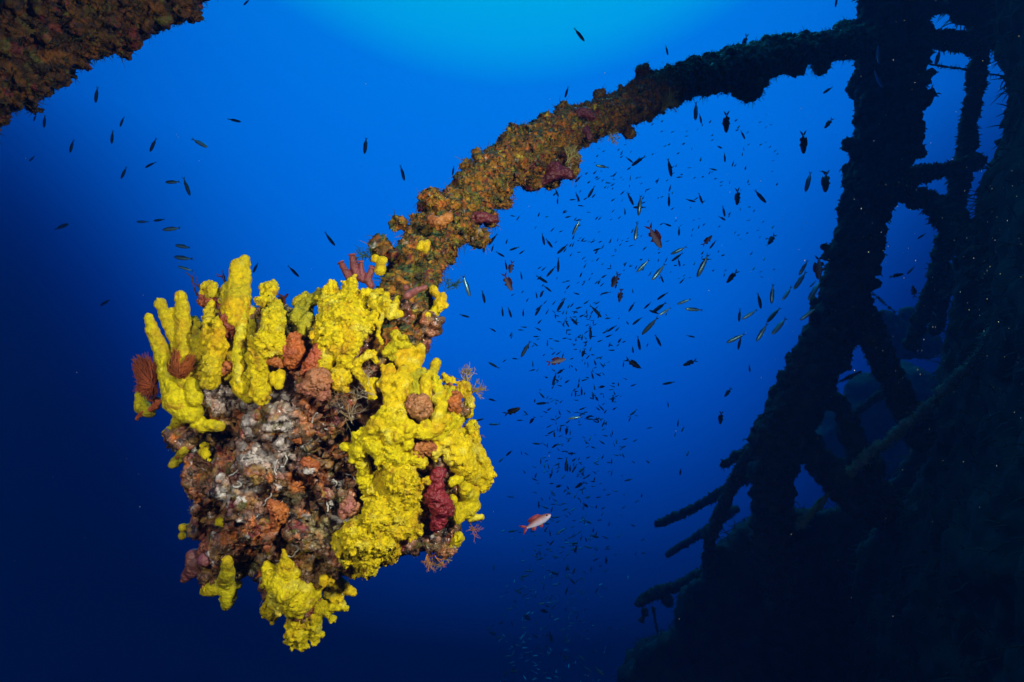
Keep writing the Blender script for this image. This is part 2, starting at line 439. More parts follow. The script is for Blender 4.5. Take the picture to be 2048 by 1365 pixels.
def pore(o, px, py, r, rim=YEL):
    """an open pore on the face of sponge o at a photo pixel: found by a ray from the camera"""
    org = Vector(CAMPOS) - o.location; dr = (at(px, py, 1.0) - CAMPOS).normalized()
    ok, loc, nor, _ = o.ray_cast(org, dr)
    if ok: osculum(o, loc + o.location, nor, r * UNIT, rim)
# ---- the fan of tall fingers at the upper edge
sponge('tall smooth yellow finger sponge standing highest of all, a shorter finger fused on',
       [[(490, 520, 10, 20), (489, 560, 12, 20), (488, 604, 13, 20)], [(474, 532, 13, 22), (472, 570, 16, 22), (468, 612, 19, 22)], [(462, 585, 22, 16), (470, 625, 22, 12), (484, 650, 14, 14)], [(450, 600, 13, 18)]], .55, olive=.15)
sponge('straight yellow finger sponge with two long smooth fingers beside the red fan',
       [[(362, 592, 11, 34), (366, 630, 15, 34), (370, 680, 16, 32), (376, 735, 17, 24), (380, 770, 20, 14)], [(321, 607, 11, 30), (330, 630, 13, 30), (345, 662, 12, 30), (358, 700, 12, 26)], [(345, 625, 10, 30), (352, 660, 12, 28)]], .5, olive=.22)
sponge('bulky yellow sponge at the outer edge, knobbly finger over webbed foot',
       [[(299, 634, 8, 36), (304, 660, 12, 36), (318, 690, 15, 36), (330, 720, 17, 36), (342, 765, 19, 34)], [(342, 765, 20, 34), (362, 800, 30, 28), (380, 825, 24, 24)], [(385, 770, 12, 30), (390, 800, 15, 26)], [(380, 830, 15, 20), (405, 852, 12, 16), (438, 853, 11, 14)], [(366, 825, 15, 16), (352, 852, 11, 8), (332, 868, 8, 0)], [(315, 690, 10, 30), (320, 740, 12, 30)], [(278, 790, 7, 10), (285, 815, 14, 6), (300, 825, 14, 8)]], .55, knob=.9, olive=.08)
sponge('thin tipped yellow finger sponge amid the fan with a shorter tooth beside it',
       [[(435, 632, 4, 40), (437, 650, 10, 40), (433, 690, 16, 38), (428, 730, 18, 32), (420, 765, 16, 22)], [(422, 607, 7, 36), (420, 625, 11, 36), (413, 660, 10, 34), (412, 700, 10, 30)]], .75, olive=.1)
sponge('slim yellow finger sponge with a side nub next to an orange patch',
       [[(481, 663, 9, 34), (479, 695, 12, 34), (477, 735, 13, 30), (482, 760, 12, 22)], [(451, 703, 9, 30), (462, 710, 9, 30), (474, 712, 9, 30)], [(486, 610, 8, 22), (484, 640, 9, 22), (482, 665, 9, 24)]], .6, olive=.05)
sponge('lumpy yellow sponge column with bubbly sides, the thickest upright one in the fan',
       [[(553, 610, 12, 30), (548, 640, 17, 32), (536, 680, 20, 34), (520, 715, 19, 34), (515, 750, 18, 30), (522, 790, 15, 20), (524, 805, 9, 14)], [(560, 650, 10, 28), (556, 690, 12, 28), (560, 715, 12, 26)], [(505, 680, 9, 34), (502, 720, 10, 32)], [(545, 568, 10, 20), (538, 590, 13, 20), (528, 608, 12, 20)]], 1.15)
sponge('small squat yellow sponge below the fan on grey crust', [[(483, 752, 14, 14), (487, 775, 20, 12), (497, 792, 13, 8)], [(505, 775, 11, 10)], [(470, 765, 11, 10)]], .6, knob=.8)
sponge('pair of little round yellow sponge knobs under the orange crinkled sponge', [[(547, 752, 9, 14), (549, 764, 8, 14)], [(562, 745, 9, 12), (557, 772, 8, 12)]], .4)
sponge('stubby yellow sponge tuft behind the fan beside dark red weed', [[(422, 571, 11, 12), (428, 590, 13, 12), (420, 600, 10, 12)], [(405, 588, 8, 10)]], 1.1, olive=.3)
sponge('low olive yellow sponge bank behind the fan and the central mound',
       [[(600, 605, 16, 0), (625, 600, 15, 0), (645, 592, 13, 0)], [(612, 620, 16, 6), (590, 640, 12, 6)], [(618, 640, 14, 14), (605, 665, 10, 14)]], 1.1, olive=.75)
sponge('crowd of short olive yellow finger sponges packed behind the tall fan fingers',
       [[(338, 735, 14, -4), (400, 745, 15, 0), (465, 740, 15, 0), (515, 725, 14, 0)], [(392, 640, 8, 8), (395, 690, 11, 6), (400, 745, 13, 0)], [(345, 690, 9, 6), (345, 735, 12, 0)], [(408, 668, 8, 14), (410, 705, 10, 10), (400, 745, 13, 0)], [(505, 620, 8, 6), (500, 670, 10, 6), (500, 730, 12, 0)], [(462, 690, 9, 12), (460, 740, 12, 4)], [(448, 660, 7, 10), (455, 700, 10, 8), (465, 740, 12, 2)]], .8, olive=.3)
# ---- the big central mound
mound = sponge('broad crinkled yellow sponge mound with three blunt lobes, beneath the maroon tubes',
       [[(664, 572, 11, 20), (660, 600, 18, 24), (668, 640, 24, 30)], [(702, 566, 14, 20), (700, 600, 18, 26), (692, 640, 32, 32)], [(733, 588, 13, 20), (725, 615, 17, 24), (705, 655, 24, 28)], [(748, 632, 10, 20), (735, 648, 14, 24), (712, 665, 20, 26)],
        [(632, 668, 14, 20), (655, 672, 20, 26), (680, 690, 26, 28), (698, 703, 19, 24)], [(675, 640, 34, 30)], [(690, 720, 18, 20)], [(690, 600, 22, 26)]], 1.25)
sponge('smooth yellow sponge slope between orange crinkles and the central mound', [[(650, 700, 14, 24), (655, 720, 16, 22), (645, 738, 12, 18)], [(670, 712, 12, 22)]], .35, knob=.6)
sponge('string of small yellow sponge lobes down the brown gap between mound and shoulder', [[(741, 708, 9, 12), (728, 716, 8, 12), (716, 724, 10, 12), (708, 738, 9, 12), (722, 752, 9, 12), (738, 772, 10, 12), (746, 793, 8, 12)], [(741, 708, 9, 12), (752, 722, 7, 10)], [(738, 772, 10, 12), (752, 764, 8, 10)]], 1.1)
sponge('yellow sponge lobes joining the boom\'s root to the shoulder fingers', [[(790, 668, 9, 8), (800, 682, 11, 10), (785, 694, 10, 10), (772, 706, 9, 10)], [(800, 682, 11, 10), (815, 690, 9, 6)], [(785, 694, 10, 10), (790, 715, 10, 10)]], .9, olive=.1)
sponge('round fuzzy yellow sponge ball beside the big orange crinkled ball', [[(680, 752, 17, 20), (678, 768, 16, 20)], [(690, 758, 13, 20)]], 1.3)
sponge('patch of small yellow sponge lobes strung along the boom\'s root',
       [[(755, 588, 10, 20), (748, 605, 11, 20), (758, 620, 9, 20)], [(772, 592, 8, 20), (770, 612, 11, 20), (782, 622, 8, 20)], [(797, 598, 7, 24), (788, 615, 8, 24), (780, 632, 8, 20)], [(802, 628, 7, 20), (790, 632, 7, 20)], [(765, 633, 6, 18), (757, 652, 6, 16), (756, 672, 6, 16), (764, 686, 6, 14)], [(763, 604, 12, 16)]], .7)
sponge('yellow sponge tuft on the boom\'s root next to the maroon tubes', [[(764, 522, 10, 10), (760, 540, 11, 10)], [(750, 518, 9, 8)]], .6)
sponge('yellow sponge knobs on the far rim of the boom\'s root below the green weed', [[(866, 580, 9, 0), (872, 590, 9, 0)], [(886, 592, 8, 0), (880, 612, 11, 0), (866, 628, 10, 0), (855, 634, 9, 0)], [(876, 606, 10, 0)]], .7)
sponge('tiny yellow sponge speckle halfway up the boom\'s orange stretch', [[(843, 487, 6, 60), (840, 496, 6, 60)], [(855, 486, 6, 60), (852, 500, 7, 60)]], .5)
# ---- upper group over the right shoulder
sponge('row of three blunt yellow sponge fingers on top of the shoulder over green weed',
       [[(823, 700, 9, 10), (815, 715, 12, 12), (806, 728, 12, 12)], [(841, 697, 10, 8), (837, 715, 12, 10), (832, 735, 11, 12)], [(804, 700, 11, 10), (797, 715, 12, 10), (800, 728, 10, 10)], [(820, 738, 12, 10)]], .5, olive=.1)
sponge('single fat yellow sponge thumb on the rim of the shoulder', [[(872, 728, 11, 6), (868, 742, 10, 6), (862, 750, 9, 4)]], .45)
sponge('long yellow sponge finger pair running down the shoulder\'s middle',
       [[(779, 738, 12, 14), (777, 765, 13, 16), (780, 790, 12, 18), (784, 812, 14, 18)], [(806, 745, 12, 14), (806, 770, 17, 18), (797, 795, 15, 18), (790, 815, 12, 16)], [(820, 762, 9, 14)]], .7)
sponge('upright yellow sponge peg between the finger pair and the orange patch', [[(853, 756, 11, 10), (850, 775, 13, 14), (852, 792, 11, 14)], [(866, 772, 8, 10)]], .6)
sponge('cluster of small yellow sponge pegs at the rim beneath the branching weed', [[(889, 752, 8, 4), (893, 764, 8, 4)], [(906, 758, 7, 0), (900, 772, 8, 2)], [(893, 778, 8, 4)], [(920, 768, 9, 0), (932, 776, 14, 0)], [(940, 800, 12, 0), (938, 825, 10, 2)], [(925, 785, 12, 2)]], .9)
sponge('two smooth yellow sponge eggs next to the wormy orange ball', [[(888, 786, 9, 16), (872, 800, 11, 18)], [(884, 808, 11, 18), (875, 832, 14, 20), (872, 842, 12, 18)]], .4, knob=.6)
sponge('knobbly yellow sponge heap under the wormy orange ball',
       [[(776, 828, 16, 22), (768, 845, 20, 24), (750, 862, 18, 22), (740, 875, 16, 20)], [(803, 828, 12, 22), (795, 850, 14, 24)], [(818, 850, 12, 24), (815, 868, 13, 22)], [(892, 842, 12, 16), (872, 858, 13, 20), (850, 868, 12, 22), (838, 866, 12, 22)], [(796, 862, 15, 24), (780, 880, 16, 24)], [(850, 850, 10, 20)]], .65)
sponge('yellow sponge pair of domes at the outer rim below the dark weed tangle', [[(944, 852, 12, 0), (938, 868, 12, 2), (925, 880, 14, 4)], [(920, 860, 9, 4)]], .7)
sponge('row of small yellow sponge pegs between the wormy ball and the outer rim', [[(868, 752, 8, 8), (872, 768, 10, 8), (890, 800, 9, 6)], [(902, 778, 7, 6), (898, 792, 9, 6), (890, 800, 9, 6)], [(890, 800, 9, 6), (902, 826, 10, 8), (900, 850, 10, 8)], [(915, 832, 7, 6), (908, 846, 9, 6), (900, 850, 10, 8)], [(872, 782, 8, 10), (890, 800, 9, 6)], [(862, 872, 9, 12), (880, 876, 11, 12), (900, 850, 10, 8)], [(925, 838, 8, 2), (918, 852, 9, 4), (900, 850, 10, 8)]], .8)
sponge('olive yellow sponge film low between the long finger pair and the upright peg', [[(800, 790, 12, 2), (825, 785, 13, 0), (846, 800, 12, 2)], [(825, 785, 13, 0), (825, 750, 12, -2), (845, 745, 11, -2)]], 1.0, olive=.5)
wall = sponge('granular yellow sponge wall hanging as the largest and brightest patch beside the red sponge',
       [[(790, 935, 26, 14), (800, 960, 34, 18), (815, 985, 26, 18)], [(760, 990, 26, 18), (790, 1010, 34, 22), (820, 1015, 22, 20)], [(760, 1030, 34, 24), (800, 1045, 34, 24)], [(720, 1070, 34, 26), (760, 1075, 34, 26)], [(690, 1085, 22, 22), (700, 1110, 20, 22)], [(735, 1110, 28, 24), (735, 1132, 18, 20), (720, 1140, 14, 16)], [(782, 1095, 20, 20), (782, 1115, 15, 18)], [(680, 1078, 14, 20)], [(760, 960, 18, 14)], [(852, 964, 11, 18)], [(832, 1060, 14, 16)]], 1.45)
ledge = sponge('yellow sponge ledge with drooping lobes above the granular wall',
       [[(727, 872, 16, 22), (720, 892, 16, 22), (712, 908, 15, 20), (728, 930, 14, 18), (735, 970, 14, 16)], [(748, 890, 16, 24), (762, 905, 18, 24)], [(780, 905, 17, 24), (800, 918, 18, 22)], [(830, 912, 14, 20), (845, 925, 12, 18)], [(690, 895, 9, 16), (706, 898, 10, 18)], [(815, 890, 12, 22)]], .9)
sponge('tall bubbly yellow sponge slab down the outer rim, beyond the red sponge',
       [[(897, 892, 20, 12), (910, 910, 22, 12), (930, 915, 22, 8)], [(925, 890, 14, 6), (945, 902, 14, 2)], [(880, 890, 14, 14), (870, 905, 12, 14)], [(955, 925, 14, 0), (966, 940, 14, -2), (970, 958, 14, -4), (964, 975, 13, -4)], [(945, 950, 16, 4), (952, 972, 14, 0)], [(943, 862, 14, 2), (948, 882, 15, 2)], [(905, 880, 22, 10), (925, 930, 24, 8), (940, 950, 22, 6)], [(958, 905, 14, 0), (975, 950, 14, 0)]], .85)
sponge('branching smooth yellow sponge with forked top below the bubbly slab',
       [[(920, 945, 8, 12), (917, 958, 11, 12), (905, 965, 11, 14)], [(930, 975, 15, 8), (935, 992, 16, 8), (922, 1015, 18, 8), (917, 1036, 13, 6)], [(945, 1000, 12, 4)], [(905, 1000, 10, 10)], [(928, 957, 8, 8)], [(940, 985, 20, 4), (935, 1020, 18, 4)], [(948, 1010, 14, 2)]], .45, knob=.7)
sponge('short yellow sponge finger poking out over orange weed at the rim', [[(963, 1034, 7, 0), (950, 1035, 8, 2), (938, 1038, 8, 4)]], .4)
sponge('smooth yellow sponge tongue dangling lowest beneath the red sponge', [[(917, 1072, 10, 0), (908, 1085, 15, 2), (897, 1100, 13, 0), (892, 1110, 8, 0)]], .5, knob=.6)
# ---- bottom
bt = sponge('yellow sponge mass forming the lump\'s bottom tip, with an open pore',
       [[(541, 1143, 14, 22), (548, 1160, 20, 24), (568, 1170, 30, 26)], [(568, 1102, 6, 18), (570, 1125, 10, 20), (578, 1150, 18, 22)], [(594, 1195, 36, 24), (560, 1195, 22, 20)], [(537, 1218, 18, 14), (545, 1232, 12, 10)], [(600, 1248, 26, 14), (594, 1275, 19, 8), (605, 1292, 10, 6)], [(625, 1235, 22, 14), (628, 1262, 13, 8), (630, 1278, 10, 4)], [(640, 1218, 17, 14), (665, 1214, 12, 8), (683, 1211, 10, 4)], [(665, 1238, 9, 4)], [(622, 1190, 20, 18)]], .85)
sponge('pale yellow sponge nubs stacked on the edge above the bottom tip', [[(676, 1165, 11, 10), (696, 1180, 11, 6), (705, 1186, 9, 4)], [(660, 1185, 12, 12), (680, 1196, 10, 8)], [(650, 1160, 11, 14), (676, 1165, 11, 10), (668, 1182, 10, 10)]], .7)
sponge('smooth yellow sponge with three thick arms hanging at the lump\'s lower corner',
       [[(454, 1122, 11, 20), (455, 1145, 13, 20), (450, 1165, 17, 20)], [(445, 1168, 18, 20), (422, 1178, 16, 16), (408, 1182, 10, 12)], [(458, 1175, 16, 18), (456, 1200, 15, 14), (452, 1212, 10, 10)], [(475, 1170, 10, 14)]], .45, knob=.7, olive=.1)
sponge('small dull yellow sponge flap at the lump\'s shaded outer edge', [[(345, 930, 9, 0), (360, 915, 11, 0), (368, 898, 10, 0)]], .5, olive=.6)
sponge('little yellow sponge twig in the shaded recess below the webbed foot', [[(411, 892, 9, 8), (413, 912, 9, 8), (404, 902, 8, 6)], [(418, 920, 6, 8)]], .6)
sponge('tiny yellow sponge button beside the mauve patch', [[(366, 1055, 9, 0), (376, 1050, 6, 0)], [(364, 1072, 7, 0)]], .5, olive=.3)
sponge('tiny round yellow sponge bead in the middle of the dark recess', [[(438, 1043, 8, 10), (444, 1048, 6, 10)]], .6, olive=.2)

# ---- other colours
OTH = 'orange and red sponges growing on the encrusted lump'
def other(label, chains, col, name='orange_sponge', **k):
    g_ = k.pop('grain', 1.3)
    return sponge(label, chains, g_, col, mat=M_ORANGE, name=name, group=OTH, rugose=g_ > .9, **k)
other('crinkled orange sponge lobe standing upright beside the bubbly yellow column', [[(589, 680, 15, 26), (588, 700, 21, 26), (584, 720, 18, 22)]], (.52, .13, .022))
other('leaning orange sponge blade with wavy folds against the central mound', [[(648, 680, 9, 28), (636, 705, 14, 28), (622, 732, 15, 26), (612, 745, 12, 22)]], (.50, .12, .02))
other('big orange and white crinkled ball at the heart of the lump', [[(632, 767, 27, 26), (618, 775, 20, 24)], [(640, 785, 20, 20)]], (.42, .16, .06))
other('wormy orange ball set between yellow sponges on the shoulder', [[(836, 810, 24, 24), (848, 822, 16, 20)]], (.46, .19, .06))
other('orange sponge patch on the rim among the small yellow pegs', [[(912, 795, 14, 16), (905, 812, 12, 16), (915, 820, 9, 12)]], (.50, .14, .02))
other('orange sponge fringe crossing the foot of the fan', [[(455, 735, 10, 22), (470, 728, 8, 22)], [(440, 745, 9, 20), (455, 735, 10, 22)]], (.40, .11, .02), grain=1.0)
other('orange sponge saddle clasping the bubbly yellow column', [[(538, 720, 9, 30), (548, 722, 11, 30), (560, 728, 9, 28)]], (.42, .12, .02), grain=1.0)
other('rust orange sponge sheet between the tall finger and the thin tipped finger', [[(458, 640, 15, 22), (462, 655, 13, 22), (455, 672, 10, 20)], [(412, 598, 15, 8), (440, 610, 14, 12), (425, 620, 12, 12)]], (.34, .075, .018), name='orange_sponge')
other('rust orange sponge in front of the yellow ledge\'s shaded underside', [[(838, 902, 15, 22), (855, 895, 13, 20), (868, 905, 9, 18)]], (.44, .15, .03))
other('flat orange sponge crust on the pink rock right under the pale patch', [[(545, 1010, 12, 10), (560, 1025, 16, 10), (550, 1045, 12, 8), (540, 1075, 9, 8), (532, 1095, 9, 8)]], (.50, .15, .03))
other('orange sponge crust on the ledge edge over the dark hollow', [[(588, 872, 13, 12), (600, 880, 10, 12)], [(615, 925, 12, 12), (630, 935, 9, 12)]], (.50, .14, .025))
other('orange sponge at the root of the long yellow finger by the granular wall', [[(700, 1005, 13, 16), (690, 1025, 14, 16), (716, 1015, 10, 16)]], (.45, .19, .07))
other('branching orange coral twig reaching out at the lump\'s outer edge', [[(320, 800, 7, 20), (310, 815, 8, 20), (290, 822, 5, 16), (275, 838, 4, 14)], [(310, 815, 6, 20), (312, 798, 5, 20), (296, 800, 4, 20)]], (.48, .11, .02), knob=.6)
crimson = other('glossy crimson sponge running down between the yellow wall and the bubbly slab',
      [[(878, 945, 12, 18), (872, 965, 14, 20), (868, 990, 20, 22), (880, 1010, 24, 22), (896, 1020, 14, 18)], [(878, 1040, 16, 18), (872, 1055, 11, 12)], [(860, 1000, 14, 20)]], (.27, .022, .026), name='red_sponge', grain=1.0)
other('mauve sponge lobes on the lump\'s lowest outer corner', [[(388, 1115, 18, 4), (392, 1135, 20, 4), (372, 1152, 11, 0)], [(410, 1120, 14, 8)], [(368, 1160, 8, 0)]], (.22, .075, .06), name='mauve_sponge', grain=.5)
other('pink tubular sponge lying across the boom\'s root', [[(850, 575, 6, 60), (832, 582, 8, 60), (815, 592, 9, 58)], [(812, 576, 8, 56)]], (.30, .09, .07), name='pink_sponge', grain=.3, knob=.5)
tb = [[(684, 530, 7, 6), (692, 545, 8, 8), (702, 562, 9, 8)], [(706, 516, 8, 6), (708, 535, 9, 8), (716, 555, 10, 8)], [(722, 528, 6, 10), (723, 545, 7, 10), (726, 560, 8, 10)], [(743, 540, 7, 10), (735, 560, 9, 10), (742, 572, 9, 10)]]
tubesp = other('bunch of maroon tube sponges with open mouths sticking up behind the central mound', tb, (.22, .05, .04), name='tube_sponge', grain=.3, knob=.4)

bpy.context.view_layer.update()
for x, y, r in ((541, 1143, 6), (592, 1205, 4), (575, 1180, 3)): pore(bt, x, y, r)
for x, y, r in ((814, 934, 4.5), (762, 1120, 3), (700, 1060, 3.5), (790, 1020, 4), (826, 980, 3), (744, 1075, 3)): pore(wall, x, y, r)
for x, y, r in ((724, 885, 3), (766, 905, 3)): pore(ledge, x, y, r)
for x, y, r in ((672, 690, 3), (690, 630, 3)): pore(mound, x, y, r)
for x, y, r in ((880, 995, 3.5), (878, 950, 3)): pore(crimson, x, y, r, (.34, .04, .045))
for ch in tb:
    e, f = np.array(P3(*ch[0][:2], ch[0][3] + 2)), np.array(P3(*ch[1][:2], ch[1][3] + 2))
    u = (e - f) / np.linalg.norm(e - f)
    osculum(tubesp, e + u * ch[0][2] * UNIT * .9, u + TOCAM * .25, ch[0][2] * UNIT * .85, (.30, .07, .06), (.06, .012, .012))
# ---- red feathery fans, hydroids and weeds
def branch(paths, p, d, L, r, depth, col, spread=.6, bend=.25, n=2):
    pts = [p]; q = np.array(p); dd = np.array(d, float)
    for i in range(4):
        dd = dd + RNG.normal(0, bend * .4, 3); dd /= np.linalg.norm(dd); q = q + dd * L / 4; pts.append(q.copy())
    paths.append((pts, np.linspace(r, r * .62, 5), col))
    if depth:
        for _ in range(n + (random.random() < .5)):
            k = random.choice([2, 3, 4]); nd = dd + RNG.normal(0, spread, 3); nd /= np.linalg.norm(nd)
            branch(paths, pts[k], nd, L * random.uniform(.55, .8), r * .65, depth - 1, col, spread, bend, n)
HYD = 'bushy weeds and hydroids on the lump and boom'
def weed(label, px, py, dz, ang, L, r, depth, cols, name='hydroid', stems=3, spread=.55, n=2, pos=None):
    p = np.array((pos or P3)(px, py, dz)); a = R(ang); paths = []
    for s in range(stems):
        d = np.array(c2w(math.cos(a), math.sin(a), -.1) - CAMPOS) + RNG.normal(0, .3, 3)
        branch(paths, p + RNG.normal(0, .003, 3), d, L * random.uniform(.7, 1.1), r, depth, random.choice(cols), spread, n=n)
    me = tubes(name, paths, 4); V = get_v(me); set_v(me, V - p)
    o = link(name, me, M_TURF); o.location = p
    return tag(o, label, 'hydroid', HYD)
TAN = [(.44, .30, .03), (.32, .20, .02), (.50, .36, .05)]
weed('tan branching hydroid standing off the shoulder\'s rim', 930, 775, 0, 78, .018, .0012, 4, TAN, stems=5)
weed('tan branching hydroid leaning outward below the taller one on the rim', 940, 782, 0, 25, .016, .0012, 4, TAN, stems=5)
weed('orange branching hydroid hanging under the crimson sponge', 860, 1100, 0, -100, .018, .0014, 4, [(.5, .16, .03), (.45, .2, .06)], stems=4)
weed('sparse tan hydroid hanging beside the orange one', 884, 1105, 0, -80, .016, .0011, 4, TAN, stems=4)
weed('dark orange weed sprig at the rim under the short yellow finger', 940, 1050, 0, -20, .015, .0009, 3, [(.42, .15, .02)], stems=4)
weed('wiry brown weed tangle on the rim above the bubbly slab', 930, 872, 0, 10, .022, .0009, 3, [(.2, .1, .04)], stems=4)
weed('pale wiry hydroid mesh across the dark hollow', 700, 840, 20, 120, .03, .0008, 3, [(.42, .33, .22), (.3, .2, .1)], stems=6, spread=.9)
weed('second pale wiry hydroid beside the finger pair', 745, 790, 16, 140, .02, .0008, 3, [(.42, .33, .22)], stems=4, spread=.9)
weed('feathery green weed on the boom\'s root behind the maroon tubes', 742, 520, 0, 100, .016, .0008, 3, [(.03, .09, .02), (.06, .11, .02)], name='green_weed', stems=5, n=3)
weed('blue green weed tuft on the far rim of the boom\'s root', 892, 578, 0, 20, .014, .0007, 3, [(.03, .10, .05)], name='green_weed', stems=5, n=3)
weed('dark red weed spike behind the fan next to the tall finger', 452, 570, 0, 110, .02, .0014, 1, [(.10, .02, .015)], name='red_weed', stems=2)
weed('dark brown weed spike behind the fan by the stubby tuft', 396, 590, 0, 95, .03, .0016, 1, [(.09, .03, .015)], name='red_weed', stems=2)
weed('dark maroon weed curl behind the lump in the gap past the fan', 573, 610, -10, 95, .02, .004, 1, [(.06, .012, .015)], name='red_weed', stems=2)

def fan(label, px, py, dz, pts, col):
    """translucent feathery fan: a shallow dish of many fine filaments round a red heart"""
    p = np.array(P3(px, py, dz)); paths = []
    poly = [np.array(P3(px + x, py + y, dz + z)) for x, y, z in pts]
    for i in range(760):
        k = random.randrange(len(poly) - 1); t = random.random(); e = poly[k] * (1 - t) + poly[k + 1] * t
        s = random.uniform(.75, 1.08); e = p + (e - p) * s + RNG.normal(0, .0025, 3)
        m = p + (e - p) * .5 + RNG.normal(0, .003, 3)
        paths.append(([p + RNG.normal(0, .0015, 3), m, e], [.0010, .0008, .0003], np.array(col) * random.uniform(.7, 1.25)))
    me = tubes('feather_worm', paths, 4); V = get_v(me); set_v(me, V - p)
    o = link('feather_worm', me, M_TURF); o.location = p
    return tag(o, label, 'worm', 'feathery red fans beside the finger sponges')
fan('soft orange red feather fan opened between two yellow fingers', 358, 752, 52, [(-22, -20, 6), (-12, -44, 8), (0, -58, 8), (8, -50, 8), (14, -38, 8), (26, -40, 6), (28, -28, 4), (16, -2, 4)], (.40, .10, .02))
fan('blurred dark red feather fan at the lump\'s outermost edge', 308, 772, 46, [(8, -30, 4), (-10, -58, 6), (-30, -60, 6), (-40, -48, 6), (-38, -25, 6), (-30, -5, 4), (-36, 10, 4), (-14, 24, 0), (4, 20, 0)], (.26, .055, .015))

# ------------------------------------------------------------------ overgrown bars
def member(name, pts, voxel, parent, cols, mat, lumps=0, lumpr=(.01, .03), layers=(), top=None, extra=(), turf_n=0, turf_len=(.01, .03), turf_r=.0008, turf_cols=None, cell=.03, seed=1, turf_name='turf'):
    """pts: (px, py, r_px, depth); a chain of spheres grown into one body"""
    sph = []; ps = [(np.array(at(x, y, d)), r * UNIT * d) for x, y, r, d in pts]; line = []
    for (a, ra), (b, rb) in zip(ps, ps[1:]):
        n = max(2, int(np.linalg.norm(b - a) / (.35 * min(ra, rb))) + 1)
        for i in range(n):
            t = i / (n - 1); r = ra + (rb - ra) * t
            line.append((a + (b - a) * t, r)); sph.append((a + (b - a) * t, r * .92 * (1 + .06 * math.sin(i * 2.1 + seed))))
    for _ in range(lumps):
        c, r = random.choice(line); v = RNG.normal(0, 1, 3); v /= np.linalg.norm(v)
        lr = random.uniform(*lumpr) * r
        sph.append((c + v * (r * (random.uniform(.86, 1.04) if random.random() < .9 else random.uniform(1.0, 1.16))), lr))
    for x, y, r, d in extra: sph.append((np.array(at(x, y, d)), r * UNIT * d))
    me = remesh(spheres_mesh(name, sph), voxel); smooth(me, 1)
    displace(me, layers)
    V = get_v(me); n = get_n(me)
    wv = V + cell * .4 * np.stack([fbm(V / cell, 1), fbm(V / cell, 2), fbm(V / cell, 3)], 1)
    _, _, c1 = worley(wv / cell, seed + 5); _, _, c2 = worley(wv / (cell * .4), seed + 6)
    k = np.clip(.5 + 1.5 * fbm(V / cell, seed + 8), 0, 1)[:, None]
    C = palette(c1, cols) * k + palette(c2, cols) * (1 - k)
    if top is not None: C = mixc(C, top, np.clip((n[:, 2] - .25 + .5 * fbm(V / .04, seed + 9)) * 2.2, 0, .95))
    color(me, C); shade(me)
    o = link(name, me, mat, parent)
    if turf_n:
        e = RNG.integers(0, len(V), turf_n)
        turf(turf_name, V, n, e, *turf_len, turf_r, turf_cols or [c for _, c in cols], parent)
    return o

BOOMP = [(785, 690, 66, 1.02), (800, 640, 60, 1.03), (818, 585, 54, 1.05), (838, 525, 52, 1.07), (876, 464, 54, 1.13), (930, 412, 52, 1.2), (985, 355, 49, 1.3), (1040, 312, 48, 1.42), (1090, 284, 44, 1.55),
         (1150, 252, 38, 1.72), (1230, 226, 37, 1.93), (1310, 186, 40, 2.15), (1390, 153, 35, 2.38), (1470, 135, 37, 2.6), (1540, 117, 33, 2.8), (1620, 97, 27, 3.0), (1700, 86, 26, 3.2), (1760, 82, 32, 3.35)]
boom = empty('encrusted_boom', at(1150, 257, 1.72))
tag(boom, 'long curved boom crusted in orange and brown growth reaching from the lump to the mast', 'boom')
BC = [(3.0, (.36, .16, .006)), (3.0, (.43, .165, .006)), (2.4, (.17, .08, .008)), (1.8, (.52, .13, .012)), (1.6, (.16, .016, .02)), (2.2, (.15, .14, .006)), (.8, (.52, .40, .03)), (.2, (.5, .45, .35)), (1.8, (.035, .022, .012)), (1.0, (.03, .07, .02))]
BT = [(.10, .07, .02), (.05, .06, .02), (.03, .07, .04), (.16, .10, .03), (.06, .05, .02), (.30, .15, .03)]
BLY = [('fbm', .07, .016, 3), ('lump', .032, .012, 4), ('ridge', .02, .008, 8), ('crease', .014, .005, 5), ('crease', .0065, .003, 6), ('fbm', .004, .0016, 7)]
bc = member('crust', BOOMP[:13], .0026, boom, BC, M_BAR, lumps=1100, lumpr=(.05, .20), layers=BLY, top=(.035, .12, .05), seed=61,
       extra=[(1122, 322, 34, 1.57), (1100, 350, 28, 1.53), (1062, 364, 20, 1.48), (1136, 346, 16, 1.56), (1260, 265, 14, 2.0), (860, 400, 22, 1.10), (1040, 268, 16, 1.42), (965, 330, 14, 1.27), (955, 478, 18, 1.17), (900, 515, 18, 1.12), (760, 495, 16, 1.04), (935, 335, 12, 1.25), (1125, 222, 14, 1.7), (1200, 190, 12, 1.9), (1285, 142, 14, 2.1), (975, 440, 16, 1.2), (1010, 405, 14, 1.33), (800, 445, 14, 1.08)],
       turf_n=7500, turf_len=(.004, .016), turf_r=.0008, turf_cols=BT, cell=.016)
turf('turf', get_v(bc.data), get_n(bc.data), RNG.integers(0, len(bc.data.vertices), 900), .008, .020, .0007, BT, boom)
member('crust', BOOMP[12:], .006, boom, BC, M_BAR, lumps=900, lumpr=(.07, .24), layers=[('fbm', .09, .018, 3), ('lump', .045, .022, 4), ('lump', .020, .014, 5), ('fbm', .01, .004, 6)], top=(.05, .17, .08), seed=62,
       extra=[(1500, 180, 24, 2.65), (1480, 185, 16, 2.62), (1640, 130, 16, 3.05), (1690, 65, 22, 3.2), (1410, 180, 14, 2.4), (1450, 175, 12, 2.5), (1530, 160, 12, 2.75), (1590, 140, 12, 2.9)],
       turf_n=4200, turf_len=(.008, .022), turf_r=.0014, turf_cols=BT, cell=.02)

